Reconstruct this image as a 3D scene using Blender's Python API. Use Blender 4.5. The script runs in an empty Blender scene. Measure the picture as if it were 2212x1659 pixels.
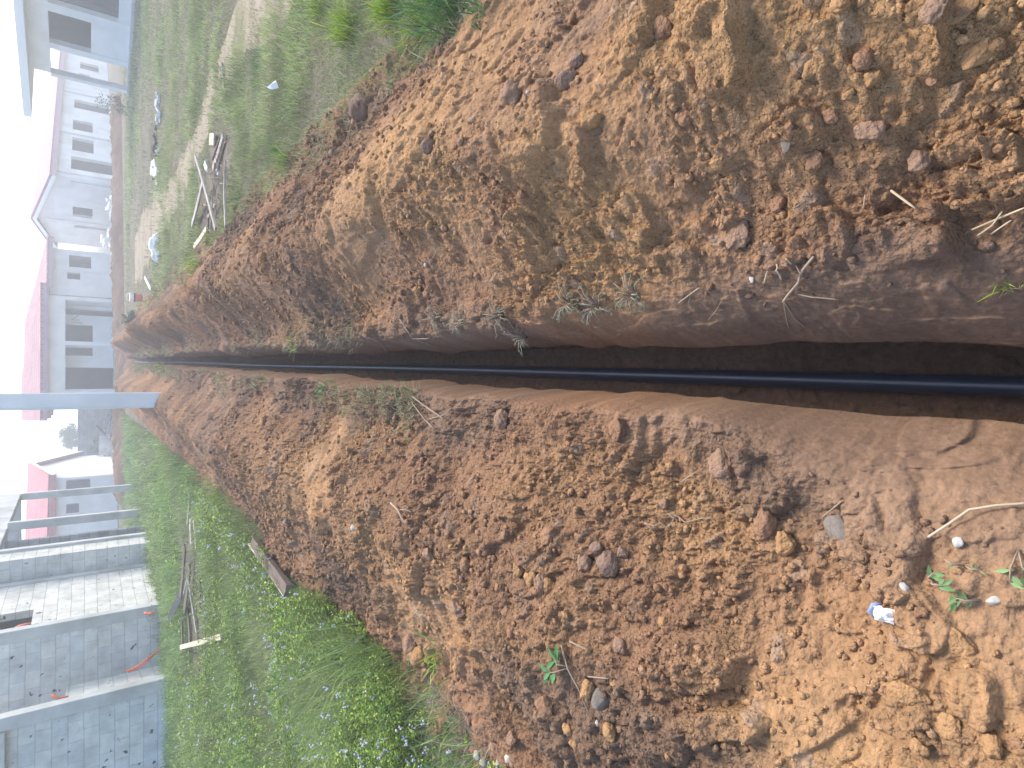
import bpy, math, random
import numpy as np
from mathutils import Vector, Matrix
R = math.radians
random.seed(7)
rng = np.random.default_rng(11)
sc = bpy.context.scene
col = sc.collection

# ------------------------------------------------------------------ camera, sky, sun, exposure
TH = R(35.3)                       # camera pitch below the horizon
F = 1300.0                         # focal length in units of a 2212 x 1659 picture
CAMZ = 1.5
cam_d = bpy.data.cameras.new("camera")
cam = bpy.data.objects.new("camera", cam_d)
col.objects.link(cam)
cam_d.sensor_fit = 'HORIZONTAL'
cam_d.sensor_width = 36.0
cam_d.lens = 36.0 * F / 2212.0
cam_d.clip_start = 0.05
cam_d.clip_end = 2000
fwd = Vector((0, math.cos(TH), -math.sin(TH)))
upv = Vector((0, math.sin(TH), math.cos(TH)))
# the phone was held sideways: the picture's right is the world's down
cx = -upv
cy = Vector((1, 0, 0))
cz = cx.cross(cy)
M = Matrix((cx, cy, cz)).transposed().to_4x4()
M.translation = Vector((0, 0, CAMZ))
cam.matrix_world = M
sc.camera = cam

SUN_EL, SUN_AZ = R(48), R(38)      # azimuth measured from +Y towards +X
world = bpy.data.worlds.new("World")
sc.world = world
world.use_nodes = True
wn = world.node_tree
bg = wn.nodes['Background']
sky = wn.nodes.new('ShaderNodeTexSky')
sky.sky_type = 'NISHITA'
sky.sun_disc = False
sky.sun_elevation = SUN_EL
sky.sun_rotation = SUN_AZ
sky.air_density = 1.0
sky.dust_density = 1.5
sky.ozone_density = 1.0
wn.links.new(sky.outputs[0], bg.inputs[0])
bg.inputs[1].default_value = 0.15
sl = bpy.data.lights.new("sun", 'SUN')
sl.energy = 1.9
sl.angle = R(20)
sl.color = (1.0, 0.93, 0.84)
sun = bpy.data.objects.new("sun", sl)
col.objects.link(sun)
sd = Vector((math.sin(SUN_AZ) * math.cos(SUN_EL), math.cos(SUN_AZ) * math.cos(SUN_EL), math.sin(SUN_EL)))
sun.rotation_euler = sd.to_track_quat('Z', 'Y').to_euler()
sun.location = (0, 0, 30)
sc.view_settings.view_transform = 'Standard'
sc.view_settings.look = 'None'
sc.view_settings.gamma = 1.0
sc.view_settings.exposure = 1.45
sc.cycles.max_bounces = 6
sc.cycles.diffuse_bounces = 4
sc.cycles.volume_bounces = 1

# ------------------------------------------------------------------ pixel <-> world helpers (picture of 2212 x 1659)
def ray(x, y):
    r = (1659.0 - y - 829.5) / F
    d = (x - 1106.0) / F
    return Vector((r, math.cos(TH) - d * math.sin(TH), -math.sin(TH) - d * math.cos(TH)))
def at_depth(x, y, Y):
    v = ray(x, y)
    t = Y / v.y
    return Vector((v.x * t, Y, CAMZ + v.z * t))
def on_z(x, y, z=0.0):
    v = ray(x, y)
    t = (z - CAMZ) / v.z
    return Vector((v.x * t, v.y * t, z))

# ------------------------------------------------------------------ tagging
def tag(o, label=None, cat=None, group=None, kind=None):
    if label: o['label'] = label
    if cat: o['category'] = cat
    if group: o['group'] = group
    if kind: o['kind'] = kind
    return o
def thing(name, label, cat, loc=(0, 0, 0), rotz=0.0, group=None):
    o = bpy.data.objects.new(name, None)
    o.empty_display_size = 0.1
    col.objects.link(o)
    o.location = loc
    o.rotation_euler = (0, 0, rotz)
    return tag(o, label, cat, group)
def link_mesh(name, me, mat=None, parent=None):
    o = bpy.data.objects.new(name, me)
    col.objects.link(o)
    if mat: me.materials.append(mat)
    if parent:
        o.parent = parent
        # geometry is written in world space; keep it there
        o.matrix_parent_inverse = (Matrix.Translation(parent.location) @ parent.rotation_euler.to_matrix().to_4x4()).inverted()
    return o

# ------------------------------------------------------------------ numpy noise
def h2(ix, iy, seed):
    n = (ix.astype(np.int64) * 374761393 + iy.astype(np.int64) * 668265263 + seed * 974634777) & 0xFFFFFFFF
    n = ((n ^ (n >> 13)) * 1274126177) & 0xFFFFFFFF
    n = ((n ^ (n >> 16)) * 2246822519) & 0xFFFFFFFF
    n = n ^ (n >> 15)
    return (n & 0xFFFFFF).astype(np.float32) / np.float32(0xFFFFFF)
def vn(x, y, seed=0):
    x = np.asarray(x, dtype=np.float64); y = np.asarray(y, dtype=np.float64)
    ix = np.floor(x); iy = np.floor(y)
    fx = (x - ix).astype(np.float32); fy = (y - iy).astype(np.float32)
    ix = ix.astype(np.int64); iy = iy.astype(np.int64)
    fx = fx * fx * (3 - 2 * fx); fy = fy * fy * (3 - 2 * fy)
    a = h2(ix, iy, seed); b = h2(ix + 1, iy, seed); c = h2(ix, iy + 1, seed); d = h2(ix + 1, iy + 1, seed)
    return ((a + (b - a) * fx) * (1 - fy) + (c + (d - c) * fx) * fy) * 2 - 1
def fbm(x, y, seed=0, oct=4, gain=0.5):
    s = 0; a = 1.0; t = 0
    for i in range(oct):
        s = s + a * vn(x * 2 ** i + 17.3 * i, y * 2 ** i - 9.1 * i, seed + i * 31)
        t += a; a *= gain
    return s / t
def domes(x, y, cell, seed, prob, flat=0.7, rmin=0.25, rmax=0.62):
    """height of rounded clods strewn over cells; also a random number naming the clod"""
    X = np.asarray(x, dtype=np.float64) / cell; Y = np.asarray(y, dtype=np.float64) / cell
    wx = vn(X * 1.9, Y * 1.9, seed + 5) * 0.22; wy = vn(X * 1.9 + 40, Y * 1.9, seed + 6) * 0.22
    wx = wx + vn(X * 5.1, Y * 5.1, seed + 15) * 0.07; wy = wy + vn(X * 5.1 + 40, Y * 5.1, seed + 16) * 0.07
    X = X + wx; Y = Y + wy
    ix = np.floor(X).astype(np.int64); iy = np.floor(Y).astype(np.int64)
    best = np.zeros(X.shape, np.float32); idn = np.zeros(X.shape, np.float32)
    for dx in (-1, 0, 1):
        for dy in (-1, 0, 1):
            cx_ = ix + dx; cy_ = iy + dy
            px = cx_ + 0.15 + 0.7 * h2(cx_, cy_, seed + 1); py = cy_ + 0.15 + 0.7 * h2(cx_, cy_, seed + 2)
            k = h2(cx_, cy_, seed + 3)
            rr = rmin + (rmax - rmin) * k * k
            ex = 0.65 + 0.7 * h2(cx_, cy_, seed + 4)
            an = 6.28 * h2(cx_, cy_, seed + 9)
            ca = np.cos(an); sa = np.sin(an)
            ux = ((X - px) * ca + (Y - py) * sa) / ex; uy = (-(X - px) * sa + (Y - py) * ca) * ex
            d2 = (ux * ux + uy * uy) / (rr * rr)
            h = np.where(d2 < 1, (1 - d2 ** 1.6) ** 0.5, 0).astype(np.float32) * rr.astype(np.float32)
            # broken, tilted tops so that facets catch light differently
            top = (0.50 + 0.25 * k + 0.95 * (h2(cx_, cy_, seed + 7) - 0.5) * ux / rr + 0.95 * (h2(cx_, cy_, seed + 17) - 0.5) * uy / rr) * rr
            h = np.minimum(h, np.maximum(top, 0.12 * rr)).astype(np.float32)
            h = np.where(h2(cx_, cy_, seed + 8) < prob, h, 0)
            m = h > best
            best = np.where(m, h, best); idn = np.where(m, k + 0.37 * h2(cx_, cy_, seed + 11), idn)
    return (best * cell * flat).astype(np.float32), idn
def sstep(a, b, x):
    t = np.clip((x - a) / (b - a), 0, 1)
    return t * t * (3 - 2 * t)

# ------------------------------------------------------------------ the trench and its spoil banks
def xc(Y): return -0.03 + 0.033 * Y + 0.005 * np.sin(Y * 1.3) * np.clip(Y / 4, 0, 1)
def lipR(Y): return 0.128 + 0.018 * vn(Y * 2.3, Y * 0, 51) + 0.010 * vn(Y * 9, Y * 0, 52)
def lipL(Y): return 0.066 + 0.026 * (1 - sstep(0.6, 1.6, Y)) + 0.012 * vn(Y * 2.1, Y * 0, 61) + 0.010 * vn(Y * 8, Y * 0, 62)
LIPZ = -0.26
def crestR(Y): return 0.30 + 0.12 * sstep(2, 7, Y) + 0.16 * sstep(8, 16, Y)
def crestL(Y): return 0.21 + 0.10 * sstep(2, 6, Y) + 0.24 * sstep(14.5, 21, Y)
def shw(s, Y):
    return np.where(s > 0, 0.09 + 0.14 * (1 - sstep(0.9, 2.2, Y)), 0.055 + 0.21 * (1 - sstep(0.55, 1.15, Y))) * (1 + 0.3 * vn(Y * 1.7, Y * 0, 77))
def toeL(Y): return 1.66 + 0.22 * np.exp(-((Y - 5.2) / 1.6) ** 2) - 0.10 * sstep(8, 12, Y) + 0.05 * vn(Y * 0.7, Y * 0, 73) + 0.04 * vn(Y * 2.4, Y * 0, 74)
def macro(X, Y):
    s = X - xc(Y)
    endf = 1 - sstep(29.5, 33, Y)
    r = np.abs(s)
    side = s > 0
    wob = 0.14 * vn(Y * 0.8, Y * 0, 71) + 0.07 * vn(Y * 2.2, Y * 0, 72)
    wob2 = 0.14 * vn(Y * 0.7, Y * 0, 73) + 0.07 * vn(Y * 2.4, Y * 0, 74)
    # right bank
    cr = crestR(Y) * (1 + 0.16 * vn(Y * 0.9, Y * 0, 75)); ct = 0.86 - 0.12 * sstep(7, 14, Y) + wob * 0.5; to = 1.72 - 0.25 * sstep(7, 14, Y) + wob
    hr = cr * sstep(0.30, ct, s) ** 0.9 * (1 - sstep(ct - 0.05, to, s)) * 1.0
    # left bank
    cl = crestL(Y) * (1 + 0.16 * vn(Y * 0.8, Y * 0, 76)); dt = 0.92 + wob2 * 0.5; tl = toeL(Y)
    hl = cl * sstep(0.30, dt, -s) ** 0.9 * (1 - sstep(dt - 0.05, tl, -s))
    h = np.where(side, hr, hl) * endf
    # soft shoulder falling to the trench lip
    lr = np.where(side, lipR(Y), lipL(Y))
    tt = np.clip((r - lr) / shw(s, Y), 0, 1)
    sh = LIPZ * (1 - tt) ** 2.2 * endf
    return h + sh
SLAB = [(1440, 1455, 190, 115, 0.5, .050), (1512, 1590, 215, 75, 0.5, .042), (1405, 1615, 120, 130, .2, .035), (1090, 1240, 115, 105, 0, .045), (1145, 290, 150, 200, .2, .050),
        (1390, 70, 95, 150, .2, .06), (1590, 120, 120, 180, -.3, .065), (1870, 470, 165, 170, .1, .050), (1690, 480, 110, 130, .2, .040), (1640, 300, 160, 70, .3, .03),
        (1830, 960, 150, 110, .3, .028), (880, 370, 120, 110, .2, .04), (1900, 1390, 150, 120, -.4, .030), (2050, 1560, 120, 110, .2, .032), (780, 480, 120, 150, .3, .05),
        (700, 1010, 60, 120, .2, .05), (1010, 1130, 90, 110, .6, .035), (1240, 330, 70, 130, -.2, .04), (2080, 300, 120, 160, .4, .04), (1990, 60, 110, 120, -.3, .05), (1290, 470, 90, 120, .3, .03)]
SLABW = []
for (sx_, sy_, a_, b_, r_, h_) in SLAB:
    v_ = ray(sx_, sy_); t_ = 1.22 / -v_.z
    # one picture pixel along the picture's x is a longer step on the ground than one along its y
    gx_ = t_ / F / max(0.25, -v_.z)
    SLABW.append((v_.x * t_, v_.y * t_, b_ * t_ / F / 2, a_ * min(gx_, 3 * t_ / F) / 2, r_, h_))
def slabs_h(X, Y):
    out = np.zeros(np.shape(X))
    wx = vn(X * 9, Y * 9, 151) * 0.020 + vn(X * 25, Y * 25, 152) * 0.008; wy = vn(X * 9 + 50, Y * 9, 153) * 0.020 + vn(X * 25 + 50, Y * 25, 154) * 0.008
    for (px, py, hx, hy, r_, h_) in SLABW:
        m = (np.abs(X - px) < 0.5) & (np.abs(Y - py) < 0.6 + 0.1 * py)
        if not np.any(m): continue
        dx = (X[m] - px + wx[m]); dy = (Y[m] - py + wy[m]); ca, sa = math.cos(r_), math.sin(r_)
        u = (dx * ca + dy * sa) / hx; v = (-dx * sa + dy * ca) / hy
        d = (np.abs(u) ** 3 + np.abs(v) ** 3) ** (1 / 3)
        prof = (1 - sstep(0.86, 1.04, d)) * (0.75 - 0.30 * v + 0.15 * u) * h_
        out[m] = np.maximum(out[m], prof)
    return out
def detail(X, Y, lod=True):
    """clods, plates, rills and crumbs; returns height and colour drivers"""
    s = X - xc(Y)
    r = np.abs(s)
    lr = np.where(s > 0, lipR(Y), lipL(Y))
    away = sstep(0.15, 1.15, (r - lr) / shw(s, Y))                         # smooth by the lip
    smooth = sstep(-0.15, 0.35, fbm(X * 1.5 + 3, Y * 1.5, 91, 3))   # dusty slides between the clods
    rough = np.clip(1.1 - 0.75 * smooth, 0.2, 1) * (0.25 + 0.75 * away)
    edge = 1 - sstep(1.84, 1.98, r)
    big = fbm(X * 2.2, Y * 2.2, 101, 4) * 0.040 * away
    # plates with broken edges
    q = fbm(X * 3.1 + 0.6 * vn(Y * 4, X * 4, 8), Y * 2.6, 111, 4)
    pl = (sstep(0.02, 0.07, q) * 0.020 + sstep(0.24, 0.29, q) * 0.018 + sstep(-0.22, -0.17, q) * 0.016) * away
    q2 = fbm(X * 8.1, Y * 7.3, 117, 3)
    pl2 = sstep(0.08, 0.16, q2) * 0.011 * away
    # rills running down to the trench, a little towards the camera
    rl = fbm((Y + 0.35 * r) * 9.0, r * 2.0, 121, 3) * 0.013 * away
    d1, i1 = domes(X, Y, 0.20, 201, 0.20, 0.45)
    d2, i2 = domes(X, Y, 0.085, 202, 0.36, 0.62)
    d3, i3 = domes(X + 5, Y, 0.042, 203, 0.70, 0.85)
    d4, i4 = domes(X, Y + 7, 0.021, 204, 0.9, 0.9)
    d5, i5 = domes(X + 3, Y + 2, 0.012, 205, 0.9, 0.9)
    rid = (0.5 - np.abs(vn(X * 24, Y * 24, 141))) * 0.010 + (0.5 - np.abs(vn(X * 55, Y * 55, 142))) * 0.006
    crumb = sstep(-0.25, 0.25, fbm(X * 5, Y * 5, 143, 3))
    sb = slabs_h(X, Y)
    h = big + pl + pl2 + rl + sb + d1 * away + d2 * rough + d3 * rough * (0.55 + 0.65 * crumb) + (d4 + d5 * 0.9) * (0.30 + 0.95 * rough * crumb) + rid * (0.25 + rough) * (0.2 + 0.8 * away)
    lp = 1 - away
    h = h + lp * (fbm(X * 7, Y * 5, 161, 3) * 0.016 + sstep(0.0, 0.07, fbm(X * 11, Y * 3.4, 162, 3)) * 0.012 + sstep(0.15, 0.2, fbm(X * 16, Y * 6, 163, 2)) * 0.007 + d3 * 0.25) * sstep(0.0, 0.3, (r - lr) / shw(s, Y))
    h = h + fbm(X * 46, Y * 46, 131, 3) * 0.0030
    idn = np.where(d1 > 0.004, i1, np.where(d2 * rough > 0.004, i2, np.where(d3 * rough > 0.003, i3, 0.5)))
    return h * edge, idn, smooth, q
def height(X, Y):
    X = np.atleast_1d(np.asarray(X, dtype=np.float64)); Y = np.atleast_1d(np.asarray(Y, dtype=np.float64))
    return macro(X, Y) + detail(X, Y)[0]
def gz(x, y):
    s = abs(x - float(xc(y)))
    if s > 1.97 or y > 34 or y < -1.2: return 0.0
    return float(height(x, y)[0])
def on_ground(x, y):
    """world point where the picture's pixel meets the banks or the ground"""
    v = ray(x, y)
    t = np.linspace(0.9, min(40.0, (-0.4 - CAMZ) / v.z), 1500)
    X = v.x * t; Y = v.y * t; Z = CAMZ + v.z * t
    H = macro(X, Y); s = np.abs(X - xc(Y))
    H = np.where((s > 1.95) | (Y > 34), 0.0, H)
    near = np.where(Z < H + 0.2)[0]
    if len(near):
        k0 = max(0, near[0] - 2); sl_ = slice(k0, None)
        HH = H[sl_] + np.where(s[sl_] < 1.95, detail(X[sl_], Y[sl_])[0], 0)
        b = np.where(Z[sl_] <= HH)[0]
        if len(b):
            k = b[0]
            return Vector((X[sl_][k], Y[sl_][k], float(HH[k])))
    return on_z(x, y, 0)

def soil_color(X, Y, idn, smooth, q, s):
    r = np.abs(s)
    base = np.array([0.240, 0.136, 0.078]); ochre = np.array([0.355, 0.207, 0.098]); grey = np.array([0.165, 0.108, 0.074]); pale = np.array([0.310, 0.190, 0.110])
    w = fbm(X * 0.9, Y * 0.7, 301, 4)
    near = 1 - sstep(2.5, 7.0, Y)
    crest = np.exp(-((r - 0.95) / 0.38) ** 2)
    lefty = np.where(s < 0, 1.0, 0.7)
    warm = np.clip(sstep(-0.25, 0.45, w - 0.06 + 0.30 * crest * lefty * (0.4 + near)) * (0.30 + 0.75 * near) * sstep(0.12, 0.42, r), 0, 1)
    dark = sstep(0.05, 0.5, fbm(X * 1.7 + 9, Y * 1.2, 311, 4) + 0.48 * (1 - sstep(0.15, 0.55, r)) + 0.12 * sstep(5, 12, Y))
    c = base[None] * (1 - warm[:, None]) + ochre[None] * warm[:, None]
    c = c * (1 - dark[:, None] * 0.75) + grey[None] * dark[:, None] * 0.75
    pd = sstep(0.0, 0.5, fbm(X * 2.5, Y * 2.5 + 3, 321, 3)) * smooth * 0.45
    c = c * (1 - pd[:, None]) + pale[None] * pd[:, None]
    v = 0.90 + 0.20 * idn + 0.10 * vn(X * 30, Y * 30, 331)
    g = sstep(1.05, 1.25, idn)
    c = c * v[:, None]
    gm = c.mean(axis=1)[:, None] * np.array([[1.32, 0.95, 0.68]])
    c = c * (1 - 0.5 * g[:, None]) + gm * 0.5 * g[:, None]
    return np.clip(c, 0.01, 0.9)

def grid_mesh(name, V, nr, nc, mat, color=None, parent=None, flip=False, alpha=None):
    me = bpy.data.meshes.new(name)
    me.vertices.add(len(V))
    me.vertices.foreach_set('co', np.ascontiguousarray(V, dtype=np.float32).ravel())
    i = np.arange(nr - 1)[:, None] * nc + np.arange(nc - 1)[None]
    i = i.ravel()
    Fq = np.stack([i, i + 1, i + 1 + nc, i + nc], 1) if not flip else np.stack([i, i + nc, i + 1 + nc, i + 1], 1)
    nf = len(Fq)
    me.loops.add(nf * 4); me.polygons.add(nf)
    me.loops.foreach_set('vertex_index', Fq.ravel().astype(np.int32))
    me.polygons.foreach_set('loop_start', (np.arange(nf) * 4).astype(np.int32))
    me.polygons.foreach_set('loop_total', np.full(nf, 4, np.int32))
    me.polygons.foreach_set('use_smooth', np.ones(nf, bool))
    me.update()
    if color is not None:
        a = me.color_attributes.new('tone', 'FLOAT_COLOR', 'POINT')
        c4 = np.ones((len(V), 4), np.float32); c4[:, :3] = color
        if alpha is not None: c4[:, 3] = alpha
        a.data.foreach_set('color', c4.ravel())
    me.validate()
    return link_mesh(name, me, mat, parent)

# ------------------------------------------------------------------ materials
def new_mat(name, rough=0.9, spec=0.2):
    m = bpy.data.materials.new(name)
    m.use_nodes = True
    b = m.node_tree.nodes['Principled BSDF']
    b.inputs['Roughness'].default_value = rough
    b.inputs['Specular IOR Level'].default_value = spec
    return m, m.node_tree, b
def N(nt, t, **kw):
    n = nt.nodes.new(t)
    for k, v in kw.items():
        if k in n.inputs.keys(): n.inputs[k].default_value = v
        else: setattr(n, k, v)
    return n
def mat_soil():
    m, nt, b = new_mat('soil', 0.97, 0.08)
    at = N(nt, 'ShaderNodeAttribute', attribute_name='tone')
    tc = N(nt, 'ShaderNodeTexCoord')
    n1 = N(nt, 'ShaderNodeTexNoise', Scale=55.0, Detail=5.0, Roughness=0.7)
    n2 = N(nt, 'ShaderNodeTexNoise', Scale=260.0, Detail=3.0, Roughness=0.6)
    nt.links.new(tc.outputs['Object'], n1.inputs['Vector']); nt.links.new(tc.outputs['Object'], n2.inputs['Vector'])
    mr = N(nt, 'ShaderNodeMapRange'); mr.inputs[1].default_value = 0.3; mr.inputs[2].default_value = 0.7; mr.inputs[3].default_value = 0.80; mr.inputs[4].default_value = 1.18
    nt.links.new(n1.outputs[0], mr.inputs[0])
    mx = N(nt, 'ShaderNodeMix', data_type='RGBA', blend_type='MULTIPLY'); mx.inputs[0].default_value = 1.0
    nt.links.new(at.outputs['Color'], mx.inputs[6]); nt.links.new(mr.outputs[0], mx.inputs[7])
    nt.links.new(mx.outputs[2], b.inputs['Base Color'])
    b1 = N(nt, 'ShaderNodeBump', Strength=0.55, Distance=0.010); nt.links.new(at.outputs['Alpha'], b1.inputs['Strength'])
    b2 = N(nt, 'ShaderNodeBump', Strength=0.4, Distance=0.002)
    nt.links.new(n1.outputs[0], b1.inputs['Height']); nt.links.new(n2.outputs[0], b2.inputs['Height'])
    nt.links.new(b1.outputs[0], b2.inputs['Normal'])
    last = b2
    for sc_, st, di in ((75.0, 0.7, 0.012), (170.0, 0.6, 0.005)):
        vo = N(nt, 'ShaderNodeTexVoronoi', feature='F1', Scale=sc_); nt.links.new(tc.outputs['Object'], vo.inputs['Vector'])
        bb = N(nt, 'ShaderNodeBump', Strength=st, Distance=di, invert=True); nt.links.new(vo.outputs['Distance'], bb.inputs['Height'])
        nt.links.new(last.outputs[0], bb.inputs['Normal']); last = bb
        ml = N(nt, 'ShaderNodeMath', operation='MULTIPLY'); ml.inputs[1].default_value = st; nt.links.new(at.outputs['Alpha'], ml.inputs[0]); nt.links.new(ml.outputs[0], bb.inputs['Strength'])
    nt.links.new(last.outputs[0], b.inputs['Normal'])
    return m
def mat_noise(name, c1, c2, scale=4.0, rough=0.9, spec=0.2, bump=0.0, bdist=0.01, bscale=None, detail=5.0, c3=None, s3=0.5, obj='Object', stretch=None, metallic=0):
    m, nt, b = new_mat(name, rough, spec)
    tc = N(nt, 'ShaderNodeTexCoord')
    src = tc.outputs[obj]
    if stretch:
        mp = N(nt, 'ShaderNodeMapping'); mp.inputs['Scale'].default_value = stretch
        nt.links.new(src, mp.inputs['Vector']); src = mp.outputs[0]
    n = N(nt, 'ShaderNodeTexNoise', Scale=scale, Detail=detail, Roughness=0.6)
    nt.links.new(src, n.inputs['Vector'])
    cr = N(nt, 'ShaderNodeValToRGB')
    cr.color_ramp.elements[0].position = 0.32; cr.color_ramp.elements[1].position = 0.68
    cr.color_ramp.elements[0].color = (*c1, 1); cr.color_ramp.elements[1].color = (*c2, 1)
    nt.links.new(n.outputs[0], cr.inputs[0])
    out = cr.outputs[0]
    if c3:
        n3 = N(nt, 'ShaderNodeTexNoise', Scale=s3, Detail=4.0)
        nt.links.new(tc.outputs[obj], n3.inputs['Vector'])
        r3 = N(nt, 'ShaderNodeValToRGB'); r3.color_ramp.elements[0].position = 0.50; r3.color_ramp.elements[1].position = 0.66
        nt.links.new(n3.outputs[0], r3.inputs[0])
        mx = N(nt, 'ShaderNodeMix', data_type='RGBA'); nt.links.new(r3.outputs[0], mx.inputs[0])
        nt.links.new(out, mx.inputs[6]); mx.inputs[7].default_value = (*c3, 1); out = mx.outputs[2]
    nt.links.new(out, b.inputs['Base Color'])
    b.inputs['Metallic'].default_value = metallic
    if bump:
        nb = N(nt, 'ShaderNodeTexNoise', Scale=bscale or scale * 4, Detail=4.0)
        nt.links.new(src, nb.inputs['Vector'])
        bp = N(nt, 'ShaderNodeBump', Strength=bump, Distance=bdist)
        nt.links.new(nb.outputs[0], bp.inputs['Height']); nt.links.new(bp.outputs[0], b.inputs['Normal'])
    return m
def mat_blocks(name, c1, c2, mortar, bw=0.40, bh=0.2, off=0.5):
    m, nt, b = new_mat(name, 0.92, 0.15)
    tc = N(nt, 'ShaderNodeTexCoord')
    sx = N(nt, 'ShaderNodeSeparateXYZ'); nt.links.new(tc.outputs['Object'], sx.inputs[0])
    ad = N(nt, 'ShaderNodeMath', operation='ADD'); nt.links.new(sx.outputs[0], ad.inputs[0]); nt.links.new(sx.outputs[1], ad.inputs[1])
    # courses drift a little, as hand laid blocks do
    wz = N(nt, 'ShaderNodeTexNoise', Scale=0.9, Detail=2.0); nt.links.new(tc.outputs['Object'], wz.inputs['Vector'])
    wm = N(nt, 'ShaderNodeMath', operation='MULTIPLY_ADD'); wm.inputs[1].default_value = 0.05
    nt.links.new(wz.outputs[0], wm.inputs[0]); nt.links.new(sx.outputs[2], wm.inputs[2])
    cb = N(nt, 'ShaderNodeCombineXYZ'); nt.links.new(ad.outputs[0], cb.inputs[0]); nt.links.new(wm.outputs[0], cb.inputs[1])
    br = N(nt, 'ShaderNodeTexBrick'); br.offset = off
    br.inputs['Scale'].default_value = 1.0; br.inputs['Mortar Size'].default_value = 0.008; br.inputs['Mortar Smooth'].default_value = 0.3
    br.inputs['Brick Width'].default_value = bw; br.inputs['Row Height'].default_value = bh; br.inputs['Bias'].default_value = 0.0
    br.inputs['Color1'].default_value = (*c1, 1); br.inputs['Color2'].default_value = (*c2, 1); br.inputs['Mortar'].default_value = (*mortar, 1)
    nt.links.new(cb.outputs[0], br.inputs['Vector'])
    n = N(nt, 'ShaderNodeTexNoise', Scale=3.0, Detail=6.0, Roughness=0.65); nt.links.new(tc.outputs['Object'], n.inputs['Vector'])
    mr = N(nt, 'ShaderNodeMapRange'); mr.inputs[1].default_value = 0.3; mr.inputs[2].default_value = 0.7; mr.inputs[3].default_value = 0.72; mr.inputs[4].default_value = 1.15
    nt.links.new(n.outputs[0], mr.inputs[0])
    mx = N(nt, 'ShaderNodeMix', data_type='RGBA', blend_type='MULTIPLY'); mx.inputs[0].default_value = 1.0
    nt.links.new(br.outputs['Color'], mx.inputs[6]); nt.links.new(mr.outputs[0], mx.inputs[7])
    # pits and knocked out joints
    n2 = N(nt, 'ShaderNodeTexNoise', Scale=7.0, Detail=2.0); nt.links.new(tc.outputs['Object'], n2.inputs['Vector'])
    r2 = N(nt, 'ShaderNodeValToRGB'); r2.color_ramp.elements[0].position = 0.69; r2.color_ramp.elements[1].position = 0.73
    nt.links.new(n2.outputs[0], r2.inputs[0])
    m2 = N(nt, 'ShaderNodeMix', data_type='RGBA'); nt.links.new(r2.outputs[0], m2.inputs[0]); nt.links.new(mx.outputs[2], m2.inputs[6]); m2.inputs[7].default_value = (0.06, 0.06, 0.06, 1)
    nt.links.new(m2.outputs[2], b.inputs['Base Color'])
    bp = N(nt, 'ShaderNodeBump', Strength=0.7, Distance=0.02, invert=True); nt.links.new(br.outputs['Fac'], bp.inputs['Height'])
    b2 = N(nt, 'ShaderNodeBump', Strength=0.5, Distance=0.01); nt.links.new(n.outputs[0], b2.inputs['Height']); nt.links.new(bp.outputs[0], b2.inputs['Normal'])
    nt.links.new(b2.outputs[0], b.inputs['Normal'])
    return m
def mat_tiles(name, c1, c2):
    m, nt, b = new_mat(name, 0.8, 0.25)
    tc = N(nt, 'ShaderNodeTexCoord')
    sx = N(nt, 'ShaderNodeSeparateXYZ'); nt.links.new(tc.outputs['Object'], sx.inputs[0])
    ad = N(nt, 'ShaderNodeMath', operation='ADD'); nt.links.new(sx.outputs[0], ad.inputs[0]); nt.links.new(sx.outputs[1], ad.inputs[1])
    ml = N(nt, 'ShaderNodeMath', operation='MULTIPLY'); nt.links.new(sx.outputs[2], ml.inputs[0]); ml.inputs[1].default_value = 3.0
    cb = N(nt, 'ShaderNodeCombineXYZ'); nt.links.new(ad.outputs[0], cb.inputs[0]); nt.links.new(ml.outputs[0], cb.inputs[1])
    br = N(nt, 'ShaderNodeTexBrick')
    br.inputs['Scale'].default_value = 1.0; br.inputs['Mortar Size'].default_value = 0.02; br.inputs['Brick Width'].default_value = 0.3; br.inputs['Row Height'].default_value = 0.34
    br.inputs['Color1'].default_value = (*c1, 1); br.inputs['Color2'].default_value = (*c2, 1); br.inputs['Mortar'].default_value = tuple(x * 0.45 for x in c1) + (1,)
    nt.links.new(cb.outputs[0], br.inputs['Vector'])
    n = N(nt, 'ShaderNodeTexNoise', Scale=1.4, Detail=5.0); nt.links.new(tc.outputs['Object'], n.inputs['Vector'])
    mr = N(nt, 'ShaderNodeMapRange'); mr.inputs[3].default_value = 0.7; mr.inputs[4].default_value = 1.3; nt.links.new(n.outputs[0], mr.inputs[0])
    mx = N(nt, 'ShaderNodeMix', data_type='RGBA', blend_type='MULTIPLY'); mx.inputs[0].default_value = 1.0
    nt.links.new(br.outputs['Color'], mx.inputs[6]); nt.links.new(mr.outputs[0], mx.inputs[7]); nt.links.new(mx.outputs[2], b.inputs['Base Color'])
    bp = N(nt, 'ShaderNodeBump', Strength=0.8, Distance=0.03, invert=True); nt.links.new(br.outputs['Fac'], bp.inputs['Height']); nt.links.new(bp.outputs[0], b.inputs['Normal'])
    return m
def mat_leaf(name, trans=0.25, rough=0.6):
    m, nt, b = new_mat(name, rough, 0.3)
    at = N(nt, 'ShaderNodeAttribute', attribute_name='tone')
    nt.links.new(at.outputs['Color'], b.inputs['Base Color'])
    tr = N(nt, 'ShaderNodeBsdfTranslucent'); nt.links.new(at.outputs['Color'], tr.inputs['Color'])
    ms = N(nt, 'ShaderNodeMixShader'); ms.inputs[0].default_value = trans
    out = nt.nodes['Material Output']
    nt.links.new(b.outputs[0], ms.inputs[1]); nt.links.new(tr.outputs[0], ms.inputs[2]); nt.links.new(ms.outputs[0], out.inputs[0])
    return m
MAT = {}
MAT['soil'] = mat_soil()
MAT['ground'] = None
MAT['leaf'] = mat_leaf('leaf')
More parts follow.
